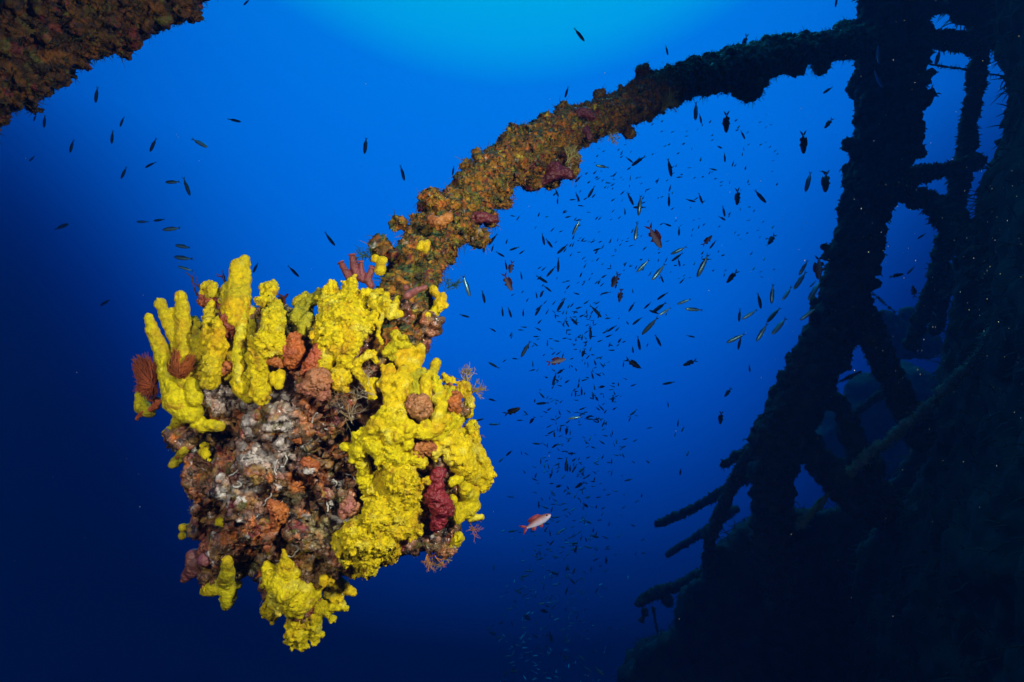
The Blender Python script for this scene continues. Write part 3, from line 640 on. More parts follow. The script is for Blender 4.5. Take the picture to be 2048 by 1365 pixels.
def bpos(d):  # position along the boom's face at given depth
    return lambda px, py, dz: at(px, py, d - dz * UNIT)
BG = 'sponges growing on the boom'
def bsponge(label, chains, d, col, name='maroon_sponge', grain=.8, vox=.0024):
    return sponge(label, chains, grain, col, mat=M_ORANGE, name=name, group=BG, pos=bpos(d), voxel=vox, rugose=True, buds=.4)
bsponge('maroon sponge cushion on the boom\'s upper edge just above the orange stretch', [[(848, 398, 13), (868, 392, 18), (882, 408, 14)], [(845, 415, 13), (868, 392, 14)], [(900, 400, 9), (882, 408, 10)]], 1.12, (.10, .014, .018))
bsponge('thick maroon sponge roll under the boom\'s sharp elbow', [[(1062, 372, 20), (1085, 362, 14), (1105, 350, 18), (1130, 345, 16), (1140, 350, 10)], [(1095, 330, 14), (1115, 335, 15)]], 1.48, (.13, .02, .024))
bsponge('drooping maroon sponge tip below the boom\'s middle', [[(940, 440, 16), (970, 435, 12), (988, 440, 9)]], 1.16, (.15, .022, .02))
bsponge('dull crimson sponge pair on the boom beyond the elbow', [[(1150, 228, 18), (1170, 224, 16), (1185, 235, 12)], [(1172, 262, 15), (1178, 275, 11)]], 1.66, (.15, .03, .032))
bsponge('orange sponge cushion on the boom just above the yellow speckle', [[(862, 440, 12), (880, 450, 13), (898, 432, 10)]], 1.03, (.42, .15, .02), name='orange_sponge', grain=1.2)
btube = bsponge('brown tube sponge with round mouths on the boom under the pale tuft', [[(1265, 200, 14), (1285, 212, 16), (1262, 222, 15)], [(1290, 190, 12)]], 2.0, (.17, .05, .03), name='tube_sponge')
bpy.context.view_layer.update()
for x, y, r in ((1265, 198, 5), (1286, 211, 5.5), (1262, 222, 5)): pore(btube, x, y, r * 1.9, (.22, .08, .05))
bsponge('dark sponge fingers sprouting from the top of the boom\'s far half', [[(1372, 118, 6), (1380, 130, 8), (1388, 142, 9)], [(1395, 115, 5), (1394, 128, 7), (1396, 142, 8)], [(1413, 128, 7), (1412, 142, 8)], [(1386, 146, 9), (1414, 146, 9)]], 2.36, (.04, .06, .03), name='dark_sponge', vox=.006)
bsponge('spiky clump of dark sponge fingers near the boom\'s mast end', [[(1528, 68, 5), (1532, 82, 7), (1536, 100, 10)], [(1545, 75, 6), (1545, 90, 8), (1542, 105, 10)], [(1510, 88, 6), (1520, 98, 8)], [(1556, 82, 6), (1556, 100, 9)], [(1518, 102, 9), (1558, 104, 9)]], 2.76, (.03, .05, .03), name='dark_sponge', vox=.007)
weed('pale yellow coral tuft on the boom\'s underside before the dark half', 1325, 222, 0, 60, .035, .0022, 3, [(.42, .36, .08), (.32, .26, .06)], name='coral_tuft', stems=9, n=3, pos=bpos(2.05))
weed('pale coral tuft on the boom\'s elbow', 1135, 325, 0, 40, .020, .0015, 3, [(.42, .36, .12), (.30, .22, .06)], name='coral_tuft', stems=6, n=3, pos=bpos(1.50))
weed('cream coral sprig below the crimson pair', 1218, 272, 0, -30, .020, .0017, 2, [(.46, .42, .2)], name='coral_tuft', stems=5, n=3, pos=bpos(1.82))

beam = empty('encrusted_beam', at(150, 60, 1.1))
tag(beam, 'thick dim brown encrusted beam crossing the corner overhead', 'beam')
member('crust', [(-190, 252, 86, 1.04), (-60, 172, 84, 1.06), (60, 94, 83, 1.09), (180, 22, 84, 1.13), (310, -50, 82, 1.18), (450, -122, 80, 1.24)], .003, beam,
       [(3, (.085, .034, .003)), (2.4, (.11, .044, .003)), (2.2, (.03, .017, .006)), (1, (.20, .07, .010)), (.8, MAROON), (1, OLIVE), (1.8, DARK)], M_BAR, lumps=700, lumpr=(.06, .20),
       layers=[('fbm', .06, .014, 13), ('lump', .024, .011, 14), ('ridge', .02, .006, 17), ('crease', .011, .004, 15), ('crease', .0055, .0026, 16)], seed=71,
       turf_n=6000, turf_len=(.003, .010), turf_r=.0008, turf_cols=[(.08, .05, .02), (.04, .04, .02), (.03, .05, .03)], cell=.02)

# ------------------------------------------------------------------ the wreck behind
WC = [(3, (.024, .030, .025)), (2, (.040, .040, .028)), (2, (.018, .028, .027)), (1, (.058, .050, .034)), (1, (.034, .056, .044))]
wreck = empty('shipwreck', at(1700, 1000, 4.0))
tag(wreck, 'dark overgrown shipwreck structure with mast, braces and hull looming in shadow', 'shipwreck')
WRL = [(3, (.14, .24, .16)), (2, (.08, .15, .10)), (1, (.22, .28, .18))]  # rail growth colours lightened, standing in for light falling from above
WL = [('fbm', .25, .03, 23), ('lump', .08, .032, 24), ('lump', .038, .028, 25), ('ridge', .03, .014, 26)]
def wm(name, pts, lumps, seed, voxel=.013, L=WL, turf_n=1500, tl=(.008, .024), tr=.005, extra=(), cols=None):
    k = .88 if L is WL else .86
    pts = [(x, y, r * k, d) for x, y, r, d in pts]; lumps = lumps * 5; tl = (.006, .017)
    return member(name, pts, voxel, wreck, cols or WC, M_WRECK, lumps=lumps, lumpr=(.08, .24), layers=L, seed=seed, cell=.10, turf_n=turf_n, turf_len=tl, turf_r=tr, extra=extra)
thin = [('fbm', .08, .012, 33), ('lump', .05, .025, 34), ('lump', .02, .012, 35)]
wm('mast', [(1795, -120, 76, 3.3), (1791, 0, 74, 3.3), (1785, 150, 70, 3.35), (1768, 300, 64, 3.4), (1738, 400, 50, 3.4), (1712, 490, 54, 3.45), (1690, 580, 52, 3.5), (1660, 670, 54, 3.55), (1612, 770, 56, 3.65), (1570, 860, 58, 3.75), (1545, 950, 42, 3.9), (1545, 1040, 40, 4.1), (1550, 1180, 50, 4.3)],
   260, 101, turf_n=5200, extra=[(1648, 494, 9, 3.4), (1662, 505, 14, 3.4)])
wm('brace', [(1750, 380, 30, 3.45), (1810, 382, 24, 3.4), (1872, 412, 24, 3.25), (1925, 465, 28, 2.95), (1985, 540, 32, 2.62), (2080, 650, 40, 2.3)], 90, 102, turf_n=1600)
wm('brace', [(1690, 600, 26, 3.55), (1735, 650, 24, 3.5), (1768, 725, 23, 3.5), (1800, 800, 28, 3.5), (1850, 870, 34, 3.5)], 80, 103, turf_n=1400)
wm('brace', [(1600, 885, 26, 3.75), (1640, 925, 30, 3.7), (1690, 965, 38, 3.65), (1760, 1010, 46, 3.6)], 80, 104, turf_n=1200)
wm('brace', [(1640, 790, 16, 3.7), (1672, 800, 22, 3.68), (1695, 840, 22, 3.65), (1712, 885, 26, 3.65), (1735, 930, 30, 3.6)], 40, 105, turf_n=500)
wm('cross_bar', [(1840, 78, 18, 3.4), (1900, 80, 19, 3.5), (1960, 92, 20, 3.6)], 24, 106, voxel=.012, L=thin, turf_n=700, tl=(.015, .05))
wm('cross_bar', [(1790, 365, 26, 3.5), (1850, 345, 18, 3.55), (1900, 340, 16, 3.6), (1950, 325, 20, 3.6)], 26, 107, voxel=.012, L=thin, turf_n=700, tl=(.015, .05))
wm('post', [(1962, 60, 20, 3.6), (1958, 130, 18, 3.65), (1942, 220, 17, 3.7), (1928, 320, 18, 3.7), (1912, 400, 22, 3.7), (1895, 480, 20, 3.75), (1872, 560, 18, 3.8), (1840, 640, 16, 3.85), (1822, 690, 16, 3.9)], 80, 108, voxel=.013, L=thin, turf_n=1400, tl=(.015, .05))
wm('post', [(1905, 540, 14, 4.0), (1885, 600, 12, 4.0), (1872, 660, 16, 4.0)], 16, 109, voxel=.013, L=thin, turf_n=200)
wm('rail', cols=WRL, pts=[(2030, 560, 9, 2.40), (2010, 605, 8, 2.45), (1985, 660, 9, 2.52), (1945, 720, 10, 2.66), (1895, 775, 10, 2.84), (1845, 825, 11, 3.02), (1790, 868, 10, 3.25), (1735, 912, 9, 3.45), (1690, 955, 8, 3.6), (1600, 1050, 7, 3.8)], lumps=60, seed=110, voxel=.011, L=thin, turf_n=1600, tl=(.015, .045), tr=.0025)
wm('rail', [(1765, 785, 7, 4.2), (1730, 810, 7, 4.2), (1690, 845, 7, 4.2)], 10, 111, voxel=.011, L=thin, turf_n=200, tl=(.015, .04))
wm('boom', [(1316, 1048, 9, 5.6), (1380, 1020, 10, 5.4), (1443, 985, 11, 5.2), (1500, 955, 12, 5.0)], 30, 112, voxel=.017, L=thin, turf_n=400, tl=(.02, .06))
wm('boom', [(1335, 1108, 8, 6.6), (1400, 1070, 9, 6.4), (1470, 1020, 10, 6.2)], 24, 113, voxel=.02, L=thin, turf_n=300, tl=(.02, .06))
wm('boom', [(1446, 930, 8, 4.3), (1475, 912, 9, 4.2), (1520, 885, 14, 4.0)], 16, 114, voxel=.014, L=thin, turf_n=260, tl=(.015, .05))
wm('post', [(1500, 905, 13, 4.0), (1465, 970, 14, 4.1), (1443, 1020, 13, 4.2), (1420, 1070, 13, 4.3), (1417, 1150, 15, 4.4), (1415, 1240, 18, 4.5)], 60, 115, voxel=.014, L=thin, turf_n=1000, tl=(.02, .06))
wm('post', [(1306, 1215, 3.5, 4.9), (1312, 1250, 3.5, 4.9), (1323, 1300, 4, 4.9)], 0, 116, voxel=.009, L=[('fbm', .03, .006, 1)], turf_n=60)
wm('rail', [(1276, 1208, 9, 5.0), (1305, 1188, 13, 5.0), (1348, 1176, 12, 4.9), (1404, 1150, 14, 4.7), (1450, 1120, 18, 4.5)], 40, 117, voxel=.016, L=thin, turf_n=700, tl=(.02, .07), extra=[(1290, 1225, 8, 5.0), (1335, 1200, 12, 4.95), (1282, 1240, 6, 5.0)])
def cable(pts, sag=0):
    me = tubes('cable', [([np.array(at(x, y, d)) for x, y, d in pts], [r * .004 for r in (1,) * len(pts)], (.03, .04, .035))], 6)
    o = link('cable', me, M_WRECK, wreck); V = get_v(me); n = get_n(me)
    return o
wm('cable', [(1850, 128, 3, 3.4), (1920, 138, 4, 3.45), (1990, 150, 3.5, 3.5), (2060, 166, 3.5, 3.5)], 20, 118, voxel=.008, L=[('fbm', .05, .012, 3)], turf_n=160, tl=(.01, .04), tr=.002)
wm('cable', [(1518, 832, 3, 3.6), (1580, 805, 3, 3.55), (1640, 782, 3, 3.5), (1720, 745, 4, 3.5)], 20, 119, voxel=.008, L=[('fbm', .05, .012, 3)], turf_n=200, tl=(.01, .04), tr=.002)
wm('cable', [(1735, 575, 2.5, 3.5), (1755, 595, 3, 3.6), (1790, 625, 3, 3.8)], 14, 120, voxel=.008, L=[('fbm', .05, .012, 3)], turf_n=120, tl=(.01, .04), tr=.002)
# far growth showing through the gaps
wm('winch', [(1770, 700, 34, 8.2), (1785, 665, 32, 8.2), (1778, 640, 20, 8.2)], 20, 121, voxel=.045, turf_n=100, extra=[(1815, 632, 18, 8.3), (1832, 645, 16, 8.3), (1810, 690, 30, 8.3), (1850, 690, 30, 8.3), (1765, 628, 9, 8.2)])
wm('boiler', [(1740, 790, 56, 9.0), (1820, 790, 70, 9.0), (1700, 860, 70, 9.0), (1670, 920, 66, 9.0), (1760, 930, 80, 9.0), (1850, 880, 80, 9.0)], 10, 122, voxel=.06, turf_n=200)

def slab(name, poly, thick, voxel, seed, layers, depthf, turf_n=2500):
    bm = bmesh.new()
    fr = [bm.verts.new(at(x, y, depthf(x, y))) for x, y in poly]
    bk = [bm.verts.new(at(x, y, depthf(x, y) + thick)) for x, y in poly]
    n = len(poly)
    for i in range(n): bm.faces.new((fr[i], fr[(i + 1) % n], bk[(i + 1) % n], bk[i]))
    a = bmesh.ops.triangle_fill(bm, edges=[e for e in bm.edges if e.verts[0] in fr and e.verts[1] in fr], use_beauty=True)
    b = bmesh.ops.triangle_fill(bm, edges=[e for e in bm.edges if e.verts[0] in bk and e.verts[1] in bk], use_beauty=True)
    bmesh.ops.recalc_face_normals(bm, faces=bm.faces)
    me = bpy.data.meshes.new(name); bm.to_mesh(me); bm.free()
    me = remesh(me, voxel); smooth(me, 2); displace(me, layers)
    V = get_v(me); Nn = get_n(me)
    _, _, c1 = worley(V / .12, seed); _, _, c2 = worley(V / .05, seed)
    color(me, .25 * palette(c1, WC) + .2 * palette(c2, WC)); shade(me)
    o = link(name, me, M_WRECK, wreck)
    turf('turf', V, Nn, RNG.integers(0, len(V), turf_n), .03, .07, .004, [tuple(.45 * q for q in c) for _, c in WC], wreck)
    return o
BL = [('fbm', .6, .08, 43), ('lump', .20, .04, 44), ('lump', .09, .045, 45), ('fbm', .05, .02, 46)]
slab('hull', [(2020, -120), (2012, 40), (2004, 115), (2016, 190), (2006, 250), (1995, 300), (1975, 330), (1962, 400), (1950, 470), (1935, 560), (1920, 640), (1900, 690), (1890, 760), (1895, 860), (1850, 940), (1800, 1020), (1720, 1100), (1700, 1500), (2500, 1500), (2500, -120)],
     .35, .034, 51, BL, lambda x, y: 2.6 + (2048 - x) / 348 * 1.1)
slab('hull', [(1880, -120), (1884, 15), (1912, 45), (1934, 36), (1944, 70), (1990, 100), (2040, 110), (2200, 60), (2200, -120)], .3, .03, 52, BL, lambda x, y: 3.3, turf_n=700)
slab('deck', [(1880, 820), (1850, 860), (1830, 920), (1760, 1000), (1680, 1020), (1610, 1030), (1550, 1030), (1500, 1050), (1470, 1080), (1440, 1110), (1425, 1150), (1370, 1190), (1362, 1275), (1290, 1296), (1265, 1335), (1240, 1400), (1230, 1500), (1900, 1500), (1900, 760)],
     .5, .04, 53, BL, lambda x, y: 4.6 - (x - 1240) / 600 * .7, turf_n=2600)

# ------------------------------------------------------------------ fish
def fish_mesh(kind, bend=0.0):
    """nose at +x .5, tail tip at -x .5, back +z; unit length"""
    if kind == 'slender':   prof = [(0, .012), (.04, .042), (.12, .072), (.25, .092), (.40, .096), (.55, .084), (.68, .060), (.78, .034), (.84, .022)]; wr = .80; fork = .08; dark = None
    elif kind == 'damsel':  prof = [(0, .02), (.04, .06), (.12, .092), (.25, .122), (.40, .128), (.55, .106), (.66, .072), (.74, .040), (.78, .028)]; wr = .58; fork = .14
    else:                   prof = [(0, .02), (.05, .065), (.13, .095), (.25, .120), (.40, .124), (.55, .104), (.67, .070), (.76, .040), (.80, .030)]; wr = .50; fork = .16
    ns = 12; ang = np.arange(ns) * 2 * math.pi / ns; V = []; C = []; F4 = []; F3 = []
    if kind == 'slender':  back, side, stripe, belly, fin = (.02, .05, .07), (.12, .26, .34), (.34, .82, 1.0), (.35, .65, .75), (.04, .09, .13)
    elif kind == 'damsel': back, side, stripe, belly, fin = (.012, .012, .014), (.022, .020, .018), (.05, .045, .02), (.04, .036, .03), (.01, .01, .012)
    else:                  back, side, stripe, belly, fin = (.22, .06, .045), (.34, .12, .10), (.46, .30, .33), (.50, .47, .60), (.28, .04, .04)
    for t, hh in prof:
        x = .5 - t
        for a in ang:
            sy, cz = math.sin(a), math.cos(a)
            V.append((x, wr * hh * sy, hh * cz - (.01 if kind != 'slender' else .0)))
            u = cz
            c = np.array(back) if u > .6 else np.array(side) if u > .15 else np.array(stripe) if u > -.35 else np.array(belly)
            if kind == 'slender' and u > .15 and u <= .6: c = np.array(side)
            C.append(c)
    m = len(prof)
    for i in range(m - 1):
        for j in range(ns):
            F4.append((i * ns + j, i * ns + (j + 1) % ns, (i + 1) * ns + (j + 1) % ns, (i + 1) * ns + j))
    V.append((.505, 0, -.005)); C.append(np.array(back)); nose = len(V) - 1
    for j in range(ns): F3.append((nose, (j + 1) % ns, j))
    def finp(pts, th=.006):
        b = len(V); n = len(pts)
        for s in (1, -1):
            for x, z in pts: V.append((x, s * th, z)); C.append(np.array(fin))
        for i in range(1, n - 1): F3.append((b, b + i, b + i + 1)); F3.append((b + n, b + n + i + 1, b + n + i))
        for i in range(n): F4.append((b + i, b + n + i, b + n + (i + 1) % n, b + (i + 1) % n))
    xb = .5 - prof[-1][0]; hb = prof[-1][1]
    finp([(xb + .03, hb * .8), (xb - .06, fork * .6), (-.5, fork), (-.42, fork * .35), (xb - .06, 0)], .004)
    finp([(xb + .03, -hb * .8), (xb - .06, 0), (-.42, -fork * .35), (-.5, -fork), (xb - .06, -fork * .6)], .004)
    if kind == 'slender':
        finp([(.12, .075), (.02, .105), (-.12, .078), (-.16, .06)]); finp([(-.05, -.07), (-.12, -.09), (-.22, -.05)])
    else:
        top = .115 if kind == 'damsel' else .14
        finp([(.24, top * .80), (.16, top * 1.32), (0, top * 1.42), (-.12, top * 1.30), (-.22, top * .95), (-.14, top * .5), (.1, top * .7)])
        finp([(-.02, -top * .80), (-.10, -top * 1.4), (-.20, -top * 1.05), (-.20, -top * .45)])
        finp([(.20, -top * .85), (.10, -top * 1.65), (.04, -top * .9)])
    V = np.array(V); C = np.array(C)
    if bend:
        ph = (V[:, 0] - .1); V[:, 1] += bend * np.where(ph < 0, ph * ph, ph * ph * .25)
    me = raw_mesh(kind + '_fish', V, [np.array(F4), np.array(F3)])
    color(me, C); shade(me)
    me.materials.append(M_SILVER if kind == 'slender' else M_DARKFISH)
    return me
FM = {k: [fish_mesh(k, b) for b in (0, .25, -.3, .8)] for k in ('slender', 'damsel', 'anthias')}
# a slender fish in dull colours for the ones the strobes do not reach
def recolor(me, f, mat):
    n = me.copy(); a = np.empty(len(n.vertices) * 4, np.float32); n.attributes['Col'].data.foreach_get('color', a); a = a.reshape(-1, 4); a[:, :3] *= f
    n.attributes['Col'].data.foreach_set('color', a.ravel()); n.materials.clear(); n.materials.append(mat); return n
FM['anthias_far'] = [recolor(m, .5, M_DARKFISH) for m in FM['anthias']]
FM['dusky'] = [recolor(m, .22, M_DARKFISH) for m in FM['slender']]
_e = bmesh.new(); bmesh.ops.create_uvsphere(_e, u_segments=8, v_segments=6, radius=1)
EYE = bpy.data.meshes.new('eye'); _e.to_mesh(EYE); _e.free(); shade(EYE); color(EYE, np.tile(np.array([.006, .006, .008]), (len(EYE.vertices), 1))); EYE.materials.append(M_DARKFISH)
INFO = {'slender': ('silver_fish', .115, .042, .055, 0.012), 'dusky': ('dusky_fish', .115, .042, .055, .012), 'damsel': ('damselfish', .105, .050, .085, .03), 'anthias': ('anthias', .095, .050, .085, .03)}

def fish_matrix(hx, hy, tx, ty, kind, d, roll=None):
    h, t = at(hx, hy, d), at(tx, ty, d * (1 + random.uniform(-.012, .012)))
    f = (h - t); L = f.length; f.normalize()
    view = (h - CAMPOS).normalized()
    wup = CR @ Vector((0, 0, 1))
    up = view.cross(f)
    if up.length < 1e-4: up = wup
    up.normalize()
    if up.dot(wup) < 0: up = -up
    if roll: up = (Matrix.Rotation(roll, 3, f) @ up)
    y = up.cross(f).normalized(); up = f.cross(y)
    M = Matrix((f, y, up)).transposed().to_4x4()
    M.translation = (h + t) / 2
    return M @ Matrix.Scale(L, 4), L

FISH = []   # (hx,hy,tx,ty,kind)
def add(kind, *rows):
    for r in rows: FISH.append((*r, kind))
# rows are head x,y then tail x,y
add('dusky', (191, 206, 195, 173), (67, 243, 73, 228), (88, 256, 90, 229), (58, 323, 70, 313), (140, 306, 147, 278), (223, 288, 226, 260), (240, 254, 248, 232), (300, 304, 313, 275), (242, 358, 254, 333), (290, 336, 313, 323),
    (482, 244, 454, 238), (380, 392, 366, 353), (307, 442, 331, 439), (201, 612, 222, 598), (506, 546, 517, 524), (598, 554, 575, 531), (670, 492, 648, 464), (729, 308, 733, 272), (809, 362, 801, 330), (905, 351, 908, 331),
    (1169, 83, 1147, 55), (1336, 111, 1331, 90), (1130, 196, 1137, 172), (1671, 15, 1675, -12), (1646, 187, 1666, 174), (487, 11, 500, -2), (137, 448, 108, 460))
add('slender', (415, 295, 382, 277), (331, 365, 361, 364), (273, 444, 299, 444), (325, 460, 363, 456), (351, 491, 384, 496), (348, 514, 385, 519), (356, 533, 388, 543))
add('damsel', (1452, 266, 1453, 221), (1608, 308, 1606, 261), (1650, 385, 1652, 340), (1649, 257, 1666, 236), (1484, 99, 1495, 67), (1474, 411, 1476, 376), (1536, 489, 1551, 468), (1453, 566, 1476, 540))
add('slender', (1391, 241, 1392, 202), (1611, 384, 1623, 340), (1191, 331, 1219, 336), (1277, 432, 1282, 388), (1266, 415, 1292, 415), (1270, 482, 1275, 444), (1394, 555, 1418, 506), (1341, 509, 1375, 493), (1273, 545, 1300, 518), (1304, 561, 1332, 526),
    (1354, 609, 1383, 598), (1370, 618, 1407, 621), (1318, 631, 1343, 615), (1543, 608, 1546, 567), (1565, 601, 1584, 573), (1588, 579, 1614, 541), (1598, 551, 1617, 519), (1617, 600, 1645, 557), (1619, 575, 1633, 561), (1600, 641, 1635, 615),
    (1484, 639, 1516, 619), (1513, 683, 1536, 645), (1544, 669, 1574, 635), (1453, 686, 1492, 667), (1145, 470, 1161, 438), (940, 594, 926, 549), (1202, 588, 1222, 584), (1136, 838, 1166, 833), (978, 849, 1002, 849), (1114, 1067, 1135, 1055), (1073, 1210, 1092, 1205), (1044, 1187, 1027, 1178))
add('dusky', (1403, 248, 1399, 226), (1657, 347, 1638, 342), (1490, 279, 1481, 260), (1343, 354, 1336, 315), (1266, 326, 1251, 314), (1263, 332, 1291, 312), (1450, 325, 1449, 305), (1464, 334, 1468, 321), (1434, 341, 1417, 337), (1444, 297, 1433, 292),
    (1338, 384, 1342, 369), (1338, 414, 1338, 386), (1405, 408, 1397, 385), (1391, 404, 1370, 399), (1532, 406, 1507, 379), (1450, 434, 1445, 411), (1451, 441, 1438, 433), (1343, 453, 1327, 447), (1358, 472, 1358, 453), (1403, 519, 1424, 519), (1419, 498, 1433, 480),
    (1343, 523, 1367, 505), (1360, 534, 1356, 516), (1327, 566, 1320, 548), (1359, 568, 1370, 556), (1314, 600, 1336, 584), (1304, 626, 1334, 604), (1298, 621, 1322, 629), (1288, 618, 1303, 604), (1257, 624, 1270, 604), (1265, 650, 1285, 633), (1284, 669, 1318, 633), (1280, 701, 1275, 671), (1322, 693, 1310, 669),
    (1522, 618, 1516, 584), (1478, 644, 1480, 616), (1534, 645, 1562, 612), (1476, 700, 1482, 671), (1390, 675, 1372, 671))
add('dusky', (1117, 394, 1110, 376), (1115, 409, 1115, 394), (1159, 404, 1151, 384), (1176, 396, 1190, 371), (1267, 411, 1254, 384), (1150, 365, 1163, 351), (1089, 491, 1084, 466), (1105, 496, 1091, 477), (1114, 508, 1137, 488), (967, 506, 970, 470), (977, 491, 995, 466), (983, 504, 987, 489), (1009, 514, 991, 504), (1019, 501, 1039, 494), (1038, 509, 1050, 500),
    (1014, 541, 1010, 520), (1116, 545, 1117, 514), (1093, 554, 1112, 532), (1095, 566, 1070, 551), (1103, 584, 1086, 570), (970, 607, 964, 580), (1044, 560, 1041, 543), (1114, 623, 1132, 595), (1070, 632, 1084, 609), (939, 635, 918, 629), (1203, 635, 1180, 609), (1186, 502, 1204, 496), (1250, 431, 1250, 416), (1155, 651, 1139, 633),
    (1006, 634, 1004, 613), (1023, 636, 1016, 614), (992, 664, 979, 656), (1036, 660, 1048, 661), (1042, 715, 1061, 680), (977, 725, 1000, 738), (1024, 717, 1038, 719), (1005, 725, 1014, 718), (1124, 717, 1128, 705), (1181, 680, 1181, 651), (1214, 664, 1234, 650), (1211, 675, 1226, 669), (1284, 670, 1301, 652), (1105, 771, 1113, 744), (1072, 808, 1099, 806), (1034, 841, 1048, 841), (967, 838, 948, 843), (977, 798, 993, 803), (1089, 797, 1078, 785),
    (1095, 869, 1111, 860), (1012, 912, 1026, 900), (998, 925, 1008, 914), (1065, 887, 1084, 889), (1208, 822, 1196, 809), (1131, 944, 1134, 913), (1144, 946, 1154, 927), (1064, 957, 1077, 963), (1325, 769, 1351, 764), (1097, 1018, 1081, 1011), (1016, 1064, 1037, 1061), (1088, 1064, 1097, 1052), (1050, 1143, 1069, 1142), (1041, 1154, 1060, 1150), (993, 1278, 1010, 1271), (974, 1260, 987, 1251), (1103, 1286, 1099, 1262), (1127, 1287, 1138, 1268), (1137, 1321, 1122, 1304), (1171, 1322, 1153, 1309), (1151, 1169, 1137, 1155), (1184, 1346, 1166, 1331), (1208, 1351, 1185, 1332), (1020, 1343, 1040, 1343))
add('damsel', (1281, 736, 1251, 718), (1366, 731, 1395, 720), (1040, 816, 1006, 831), (1440, 849, 1443, 822), (1449, 794, 1463, 776), (1180, 832, 1170, 839), (1150, 976, 1170, 964))
add('dusky', (1355, 854, 1357, 839), (1363, 864, 1368, 853), (1349, 874, 1352, 864), (1373, 913, 1378, 902), (1360, 951, 1362, 937), (1337, 815, 1335, 803), (1500, 745, 1498, 728))
add('anthias', (1323, 496, 1296, 449), (1424, 471, 1404, 493), (1636, 559, 1638, 510), (1019, 547, 1025, 522), (1024, 582, 1007, 545), (1223, 575, 1238, 545), (1238, 605, 1243, 577), (1131, 718, 1093, 727), (1101, 1029, 1041, 1062), (1825, 571, 1830, 597))
add('slender', (1759, 128, 1756, 84), (1767, 176, 1746, 134))
add('dusky', (1710, 177, 1716, 137), (1871, 132, 1881, 96), (1835, 478, 1852, 467), (1814, 549, 1830, 533))
add('damsel', (1807, 548, 1777, 555))
NAMED = len(FISH)
# the school's smaller fish, still each a fish of its own
def spine(y):
    ys = [330, 420, 550, 700, 850, 1000, 1150, 1290, 1365]; xs = [1200, 1190, 1150, 1155, 1165, 1150, 1120, 1085, 1080]; ss = [120, 95, 80, 70, 62, 62, 70, 75, 75]
    return np.interp(y, ys, xs), np.interp(y, ys, ss)
for _ in range(70):
    y = random.uniform(560, 1350); cx, s = spine(y); x = random.gauss(cx, s * .8)
    L = random.uniform(12, 19); a = random.choice([random.gauss(35, 25), random.gauss(80, 20), random.gauss(165, 20)]); a = R(a)
    if x < 985 and 600 < y < 1130: continue
    hx, hy = x - L / 2 * math.cos(a), y + L / 2 * math.sin(a); tx, ty = x + L / 2 * math.cos(a), y - L / 2 * math.sin(a)
    FISH.append((hx, hy, tx, ty, random.choice(['dusky', 'dusky', 'dusky', 'damsel'])))

REG = [('below the brown overhead beam', lambda x, y: x < 330 and y < 325), ('in open water above the finger sponges', lambda x, y: x < 700 and y < 500), ('close around the finger sponges', lambda x, y: x < 900 and y < 700),
       ('over the upper side of the boom', lambda x, y: (x < 1140 and y < 365 and x < 1000) or (y < 205 and x < 1690) and not (y > 160 and x > 1380)), ('in front of the mast', lambda x, y: 1700 < x < 1790 and y < 300), ('in the gaps of the wreck', lambda x, y: x > 1690),
       ('in the water between boom and mast', lambda x, y: x > 1560 and y < 450), ('under the boom\'s dark far half', lambda x, y: x > 1380 and y < 460), ('beside the mast\'s middle', lambda x, y: x > 1440 and y < 715), ('under the boom\'s lit bend', lambda x, y: 1230 < x and y < 460),
       ('in the upper flock near mast', lambda x, y: 1240 < x and y < 590), ('in the lower flock near mast', lambda x, y: 1240 < x and y < 715), ('above the wreck\'s low booms', lambda x, y: 1240 < x),
       ('under the boom\'s orange stretch', lambda x, y: x < 1062 and y < 530), ('off the boom\'s root', lambda x, y: x < 1062 and y < 650), ('off the sponge shoulder\'s rim', lambda x, y: x < 1062 and y < 860), ('off the bubbly slab\'s rim', lambda x, y: x < 1062 and y < 1100),
       ('at the school\'s upper tip', lambda x, y: y < 460), ('in the school\'s upper part', lambda x, y: y < 560), ('in the school\'s dense waist', lambda x, y: y < 700), ('in the middle of the school', lambda x, y: y < 880), ('in the school\'s lower part', lambda x, y: y < 1100), ('in the school\'s dim tail', lambda x, y: True)]
LOOK = {'slender': 'slender silver fish', 'dusky': 'slender dark fish', 'damsel': 'dark fork tailed fish', 'anthias': 'pink red fish'}
CATS = {'slender': 'fish', 'dusky': 'fish', 'damsel': 'fish', 'anthias': 'fish'}
def heading(hx, hy, tx, ty):
    dx, dy = hx - tx, hy - ty
    if abs(dy) > 2.2 * abs(dx): return 'diving' if dy > 0 else 'climbing'
    if abs(dx) > 2.2 * abs(dy): return 'swimming level mastward' if dx > 0 else 'swimming level seaward'
    return ('slanting down' if dy > 0 else 'slanting up') + (' mastward' if dx > 0 else ' seaward')
ORD = ['topmost', 'second', 'third', 'fourth', 'fifth', 'sixth', 'seventh', 'eighth', 'ninth', 'tenth', 'eleventh', 'twelfth', 'thirteenth', 'fourteenth', 'fifteenth']
buckets = {}
for i, f in enumerate(FISH):
    mx, my = (f[0] + f[2]) / 2, (f[1] + f[3]) / 2
    reg = next(n for n, t in REG if t(mx, my)); L = math.hypot(f[0] - f[2], f[1] - f[3])
    tiny = i >= NAMED
    buckets.setdefault((f[4], heading(*f[:4]) if not tiny else '', reg, tiny), []).append(i)
LABEL = {}
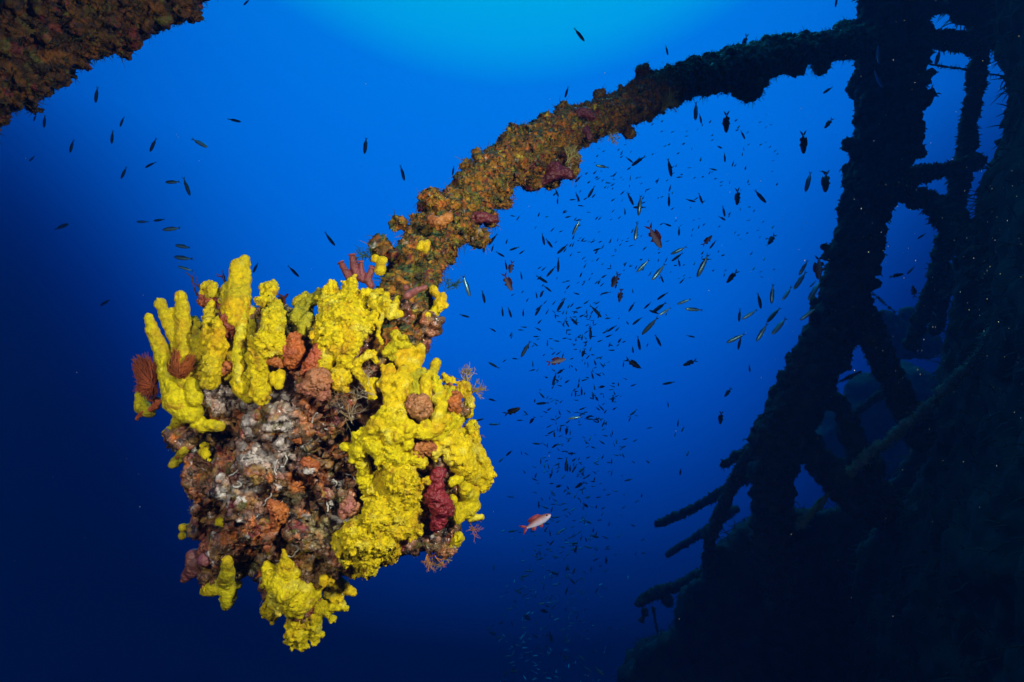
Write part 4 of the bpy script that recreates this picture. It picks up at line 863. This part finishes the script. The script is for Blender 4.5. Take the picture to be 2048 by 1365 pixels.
for (kind, hd, reg, tiny), ids in buckets.items():
    ids.sort(key=lambda i: FISH[i][1] + FISH[i][3])
    for n, i in enumerate(ids):
        if tiny: LABEL[i] = (f'very small {LOOK[kind]} {reg}', f'tiny fish {reg}')
        elif len(ids) == 1: LABEL[i] = (f'{LOOK[kind]} {hd} {reg}', None)
        else: LABEL[i] = (f'{LOOK[kind]} {hd} {reg}, {ORD[n] if n == 0 else ORD[min(n, 14)] + " down"}', None)
SPECIAL = {(1101, 1029): 'bright pink fish with white belly and red tail, largest fish, under the sponge lump', (1040, 816): 'black fork tailed fish hovering off the sponge shoulder\'s rim, blackest of all', (1424, 471): 'pink fish curled into a hook under the boom\'s far half', (1131, 718): 'pink red fish swimming level in the middle of the school'}
for i, f in enumerate(FISH):
    hx, hy, tx, ty, kind = f
    name, real, lo, _, _ = INFO[kind]
    Lp = math.hypot(hx - tx, hy - ty)
    real_L = real * random.uniform(.85, 1.15)
    d = real_L / (Lp * UNIT); d = min(max(d, 1.5), 9.5)
    if (hx, hy) == (1101, 1029): d = 1.15
    if (hx, hy) == (1040, 816): d = 2.2
    if kind == 'slender': roll = random.uniform(-.35, .35); d = min(d, 2.3) if Lp > 26 else d
    elif kind == 'anthias': roll = random.uniform(-.3, .3); d = min(d, 2.8)
    else: roll = random.uniform(-.7, .7)
    v = 3 if (hx, hy) == (1424, 471) else random.choice([0, 0, 1, 2])
    if hx > 1690: d = min(d, 3.0)
    Mx, L = fish_matrix(hx, hy, tx, ty, kind, d, roll)
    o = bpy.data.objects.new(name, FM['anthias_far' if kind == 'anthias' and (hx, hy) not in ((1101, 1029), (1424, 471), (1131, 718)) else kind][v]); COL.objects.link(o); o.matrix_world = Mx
    lab, grp = LABEL[i]
    lab = SPECIAL.get((hx, hy), lab)
    tag(o, lab, 'fish', grp or 'fish ' + next(n for n, t in REG if t((hx + tx) / 2, (hy + ty) / 2)))
    if Lp > 42:
        ex, ez, er = (.42, .012, .016) if kind in ('slender', 'dusky') else (.40, .02, .022)
        for s in (1, -1):
            e = bpy.data.objects.new('eye', EYE); COL.objects.link(e); e.parent = o
            e.matrix_local = Matrix.Translation((ex, s * (.040 if kind in ('slender', 'dusky') else .055), ez)) @ Matrix.Scale(er, 4)

# far small fry: one mass no one could count
def far_school():
    VV = []; F4 = []; F3 = []; CC = []; base = 0
    src = recolor(FM['slender'][0], .6, M_DARKFISH); sv = get_v(src); a = np.empty(len(src.vertices) * 4, np.float32); src.attributes['Col'].data.foreach_get('color', a); sc_ = a.reshape(-1, 4)[:, :3]  # paler than the dusky fish: distance haze put into the colour
    P4 = np.array([p.vertices[:] for p in src.polygons if len(p.vertices) == 4]); P3_ = np.array([p.vertices[:] for p in src.polygons if len(p.vertices) == 3])
    for i in range(1000):
        if i < 800:
            y = random.uniform(330, 1365) if i < 400 else random.uniform(620, 1365); cx, s = spine(y); x = random.gauss(cx, s * .9)
            if y < 560: x += random.uniform(-30, 60)
        else:
            x, y = random.uniform(1150, 1560), random.uniform(240, 560)
        if x < 1000 and y > 560: continue
        L = random.uniform(6, 14) if i < 800 else random.uniform(5, 9)
        a = R(random.gauss(40, 22) if y < 620 else random.choice([random.gauss(75, 25), random.gauss(160, 25), random.gauss(20, 20)]))
        d = .11 / (L * UNIT); d = min(max(d, 8), 14)
        Mx, _ = fish_matrix(x - L / 2 * math.cos(a), y + L / 2 * math.sin(a), x + L / 2 * math.cos(a), y - L / 2 * math.sin(a), 'dusky', d, random.uniform(-1, 1))
        M3 = np.array(Mx); VV.append(sv @ M3[:3, :3].T + M3[:3, 3]); F4.append(P4 + base); F3.append(P3_ + base); CC.append(sc_); base += len(sv)
    me = raw_mesh('fish_school', np.concatenate(VV), [np.concatenate(F4), np.concatenate(F3)]); color(me, np.concatenate(CC)); shade(me)
    o = link('fish_school', me, M_DARKFISH)
    tag(o, 'far off swarm of tiny fish trailing down through the blue water', 'fish school', kind='stuff')
far_school()

# drifting specks caught by the strobes
def snow():
    oc = np.array([(1, 0, 0), (-1, 0, 0), (0, 1, 0), (0, -1, 0), (0, 0, 1), (0, 0, -1)], float)
    of = np.array([(0, 2, 4), (2, 1, 4), (1, 3, 4), (3, 0, 4), (2, 0, 5), (1, 2, 5), (3, 1, 5), (0, 3, 5)])
    VV = []; FF = []; CC = []
    for i in range(620):
        if i < 480: x = 2060 - abs(random.gauss(0, 1)) * 260; y = min(1360, max(0, random.gauss(520, 250)))
        else: x, y = random.uniform(0, 2048), random.uniform(100, 1365)
        d = random.uniform(.6, 1.9); s = random.choice([.5, .6, .7, .8, 1.0, 1.3]) * .46 * UNIT * (d + .2)
        r = np.array([1, 1, random.uniform(1, 4.2)]) * s
        tilt = np.array(Matrix.Rotation(random.gauss(.2, .2), 3, 'Y'))
        VV.append((oc * r) @ tilt.T + np.array(at(x, y, d))); FF.append(of + i * 6); CC.append(np.tile(np.array(random.choice([(.25, .25, .22), (.38, .34, .15), (.16, .2, .22), (.16, .2, .22), (.6, .56, .4)])), (6, 1)))
    me = raw_mesh('marine_snow', np.concatenate(VV), np.concatenate(FF)); color(me, np.concatenate(CC))
    tag(link('marine_snow', me, M_SNOW), 'pale specks drifting in the water, thickest before the dark wreck', 'particles', kind='stuff')
snow()

# ------------------------------------------------------------------ the water's haze
bm = bmesh.new(); bmesh.ops.create_cube(bm, size=1)
for v in bm.verts: v.co = Vector((v.co.x * 36, (v.co.y + .5) * 20.0 - 4.0, (v.co.z + .5) * 28 - 11))
me = bpy.data.meshes.new('haze'); bm.to_mesh(me); bm.free()
mh = bpy.data.materials.new('water_haze'); mh.use_nodes = True; t = mh.node_tree; t.nodes.clear()
pv = t.nodes.new('ShaderNodeVolumePrincipled'); om = t.nodes.new('ShaderNodeOutputMaterial'); t.links.new(pv.outputs[0], om.inputs['Volume'])
pv.inputs['Color'].default_value = (.008, .075, .27, 1); pv.inputs['Absorption Color'].default_value = (.10, .80, .96, 1)
pv.inputs['Density'].default_value = .055; pv.inputs['Anisotropy'].default_value = .3
hz = link('haze', me, mh); tag(hz, 'blue sea water haze', 'haze', kind='stuff')
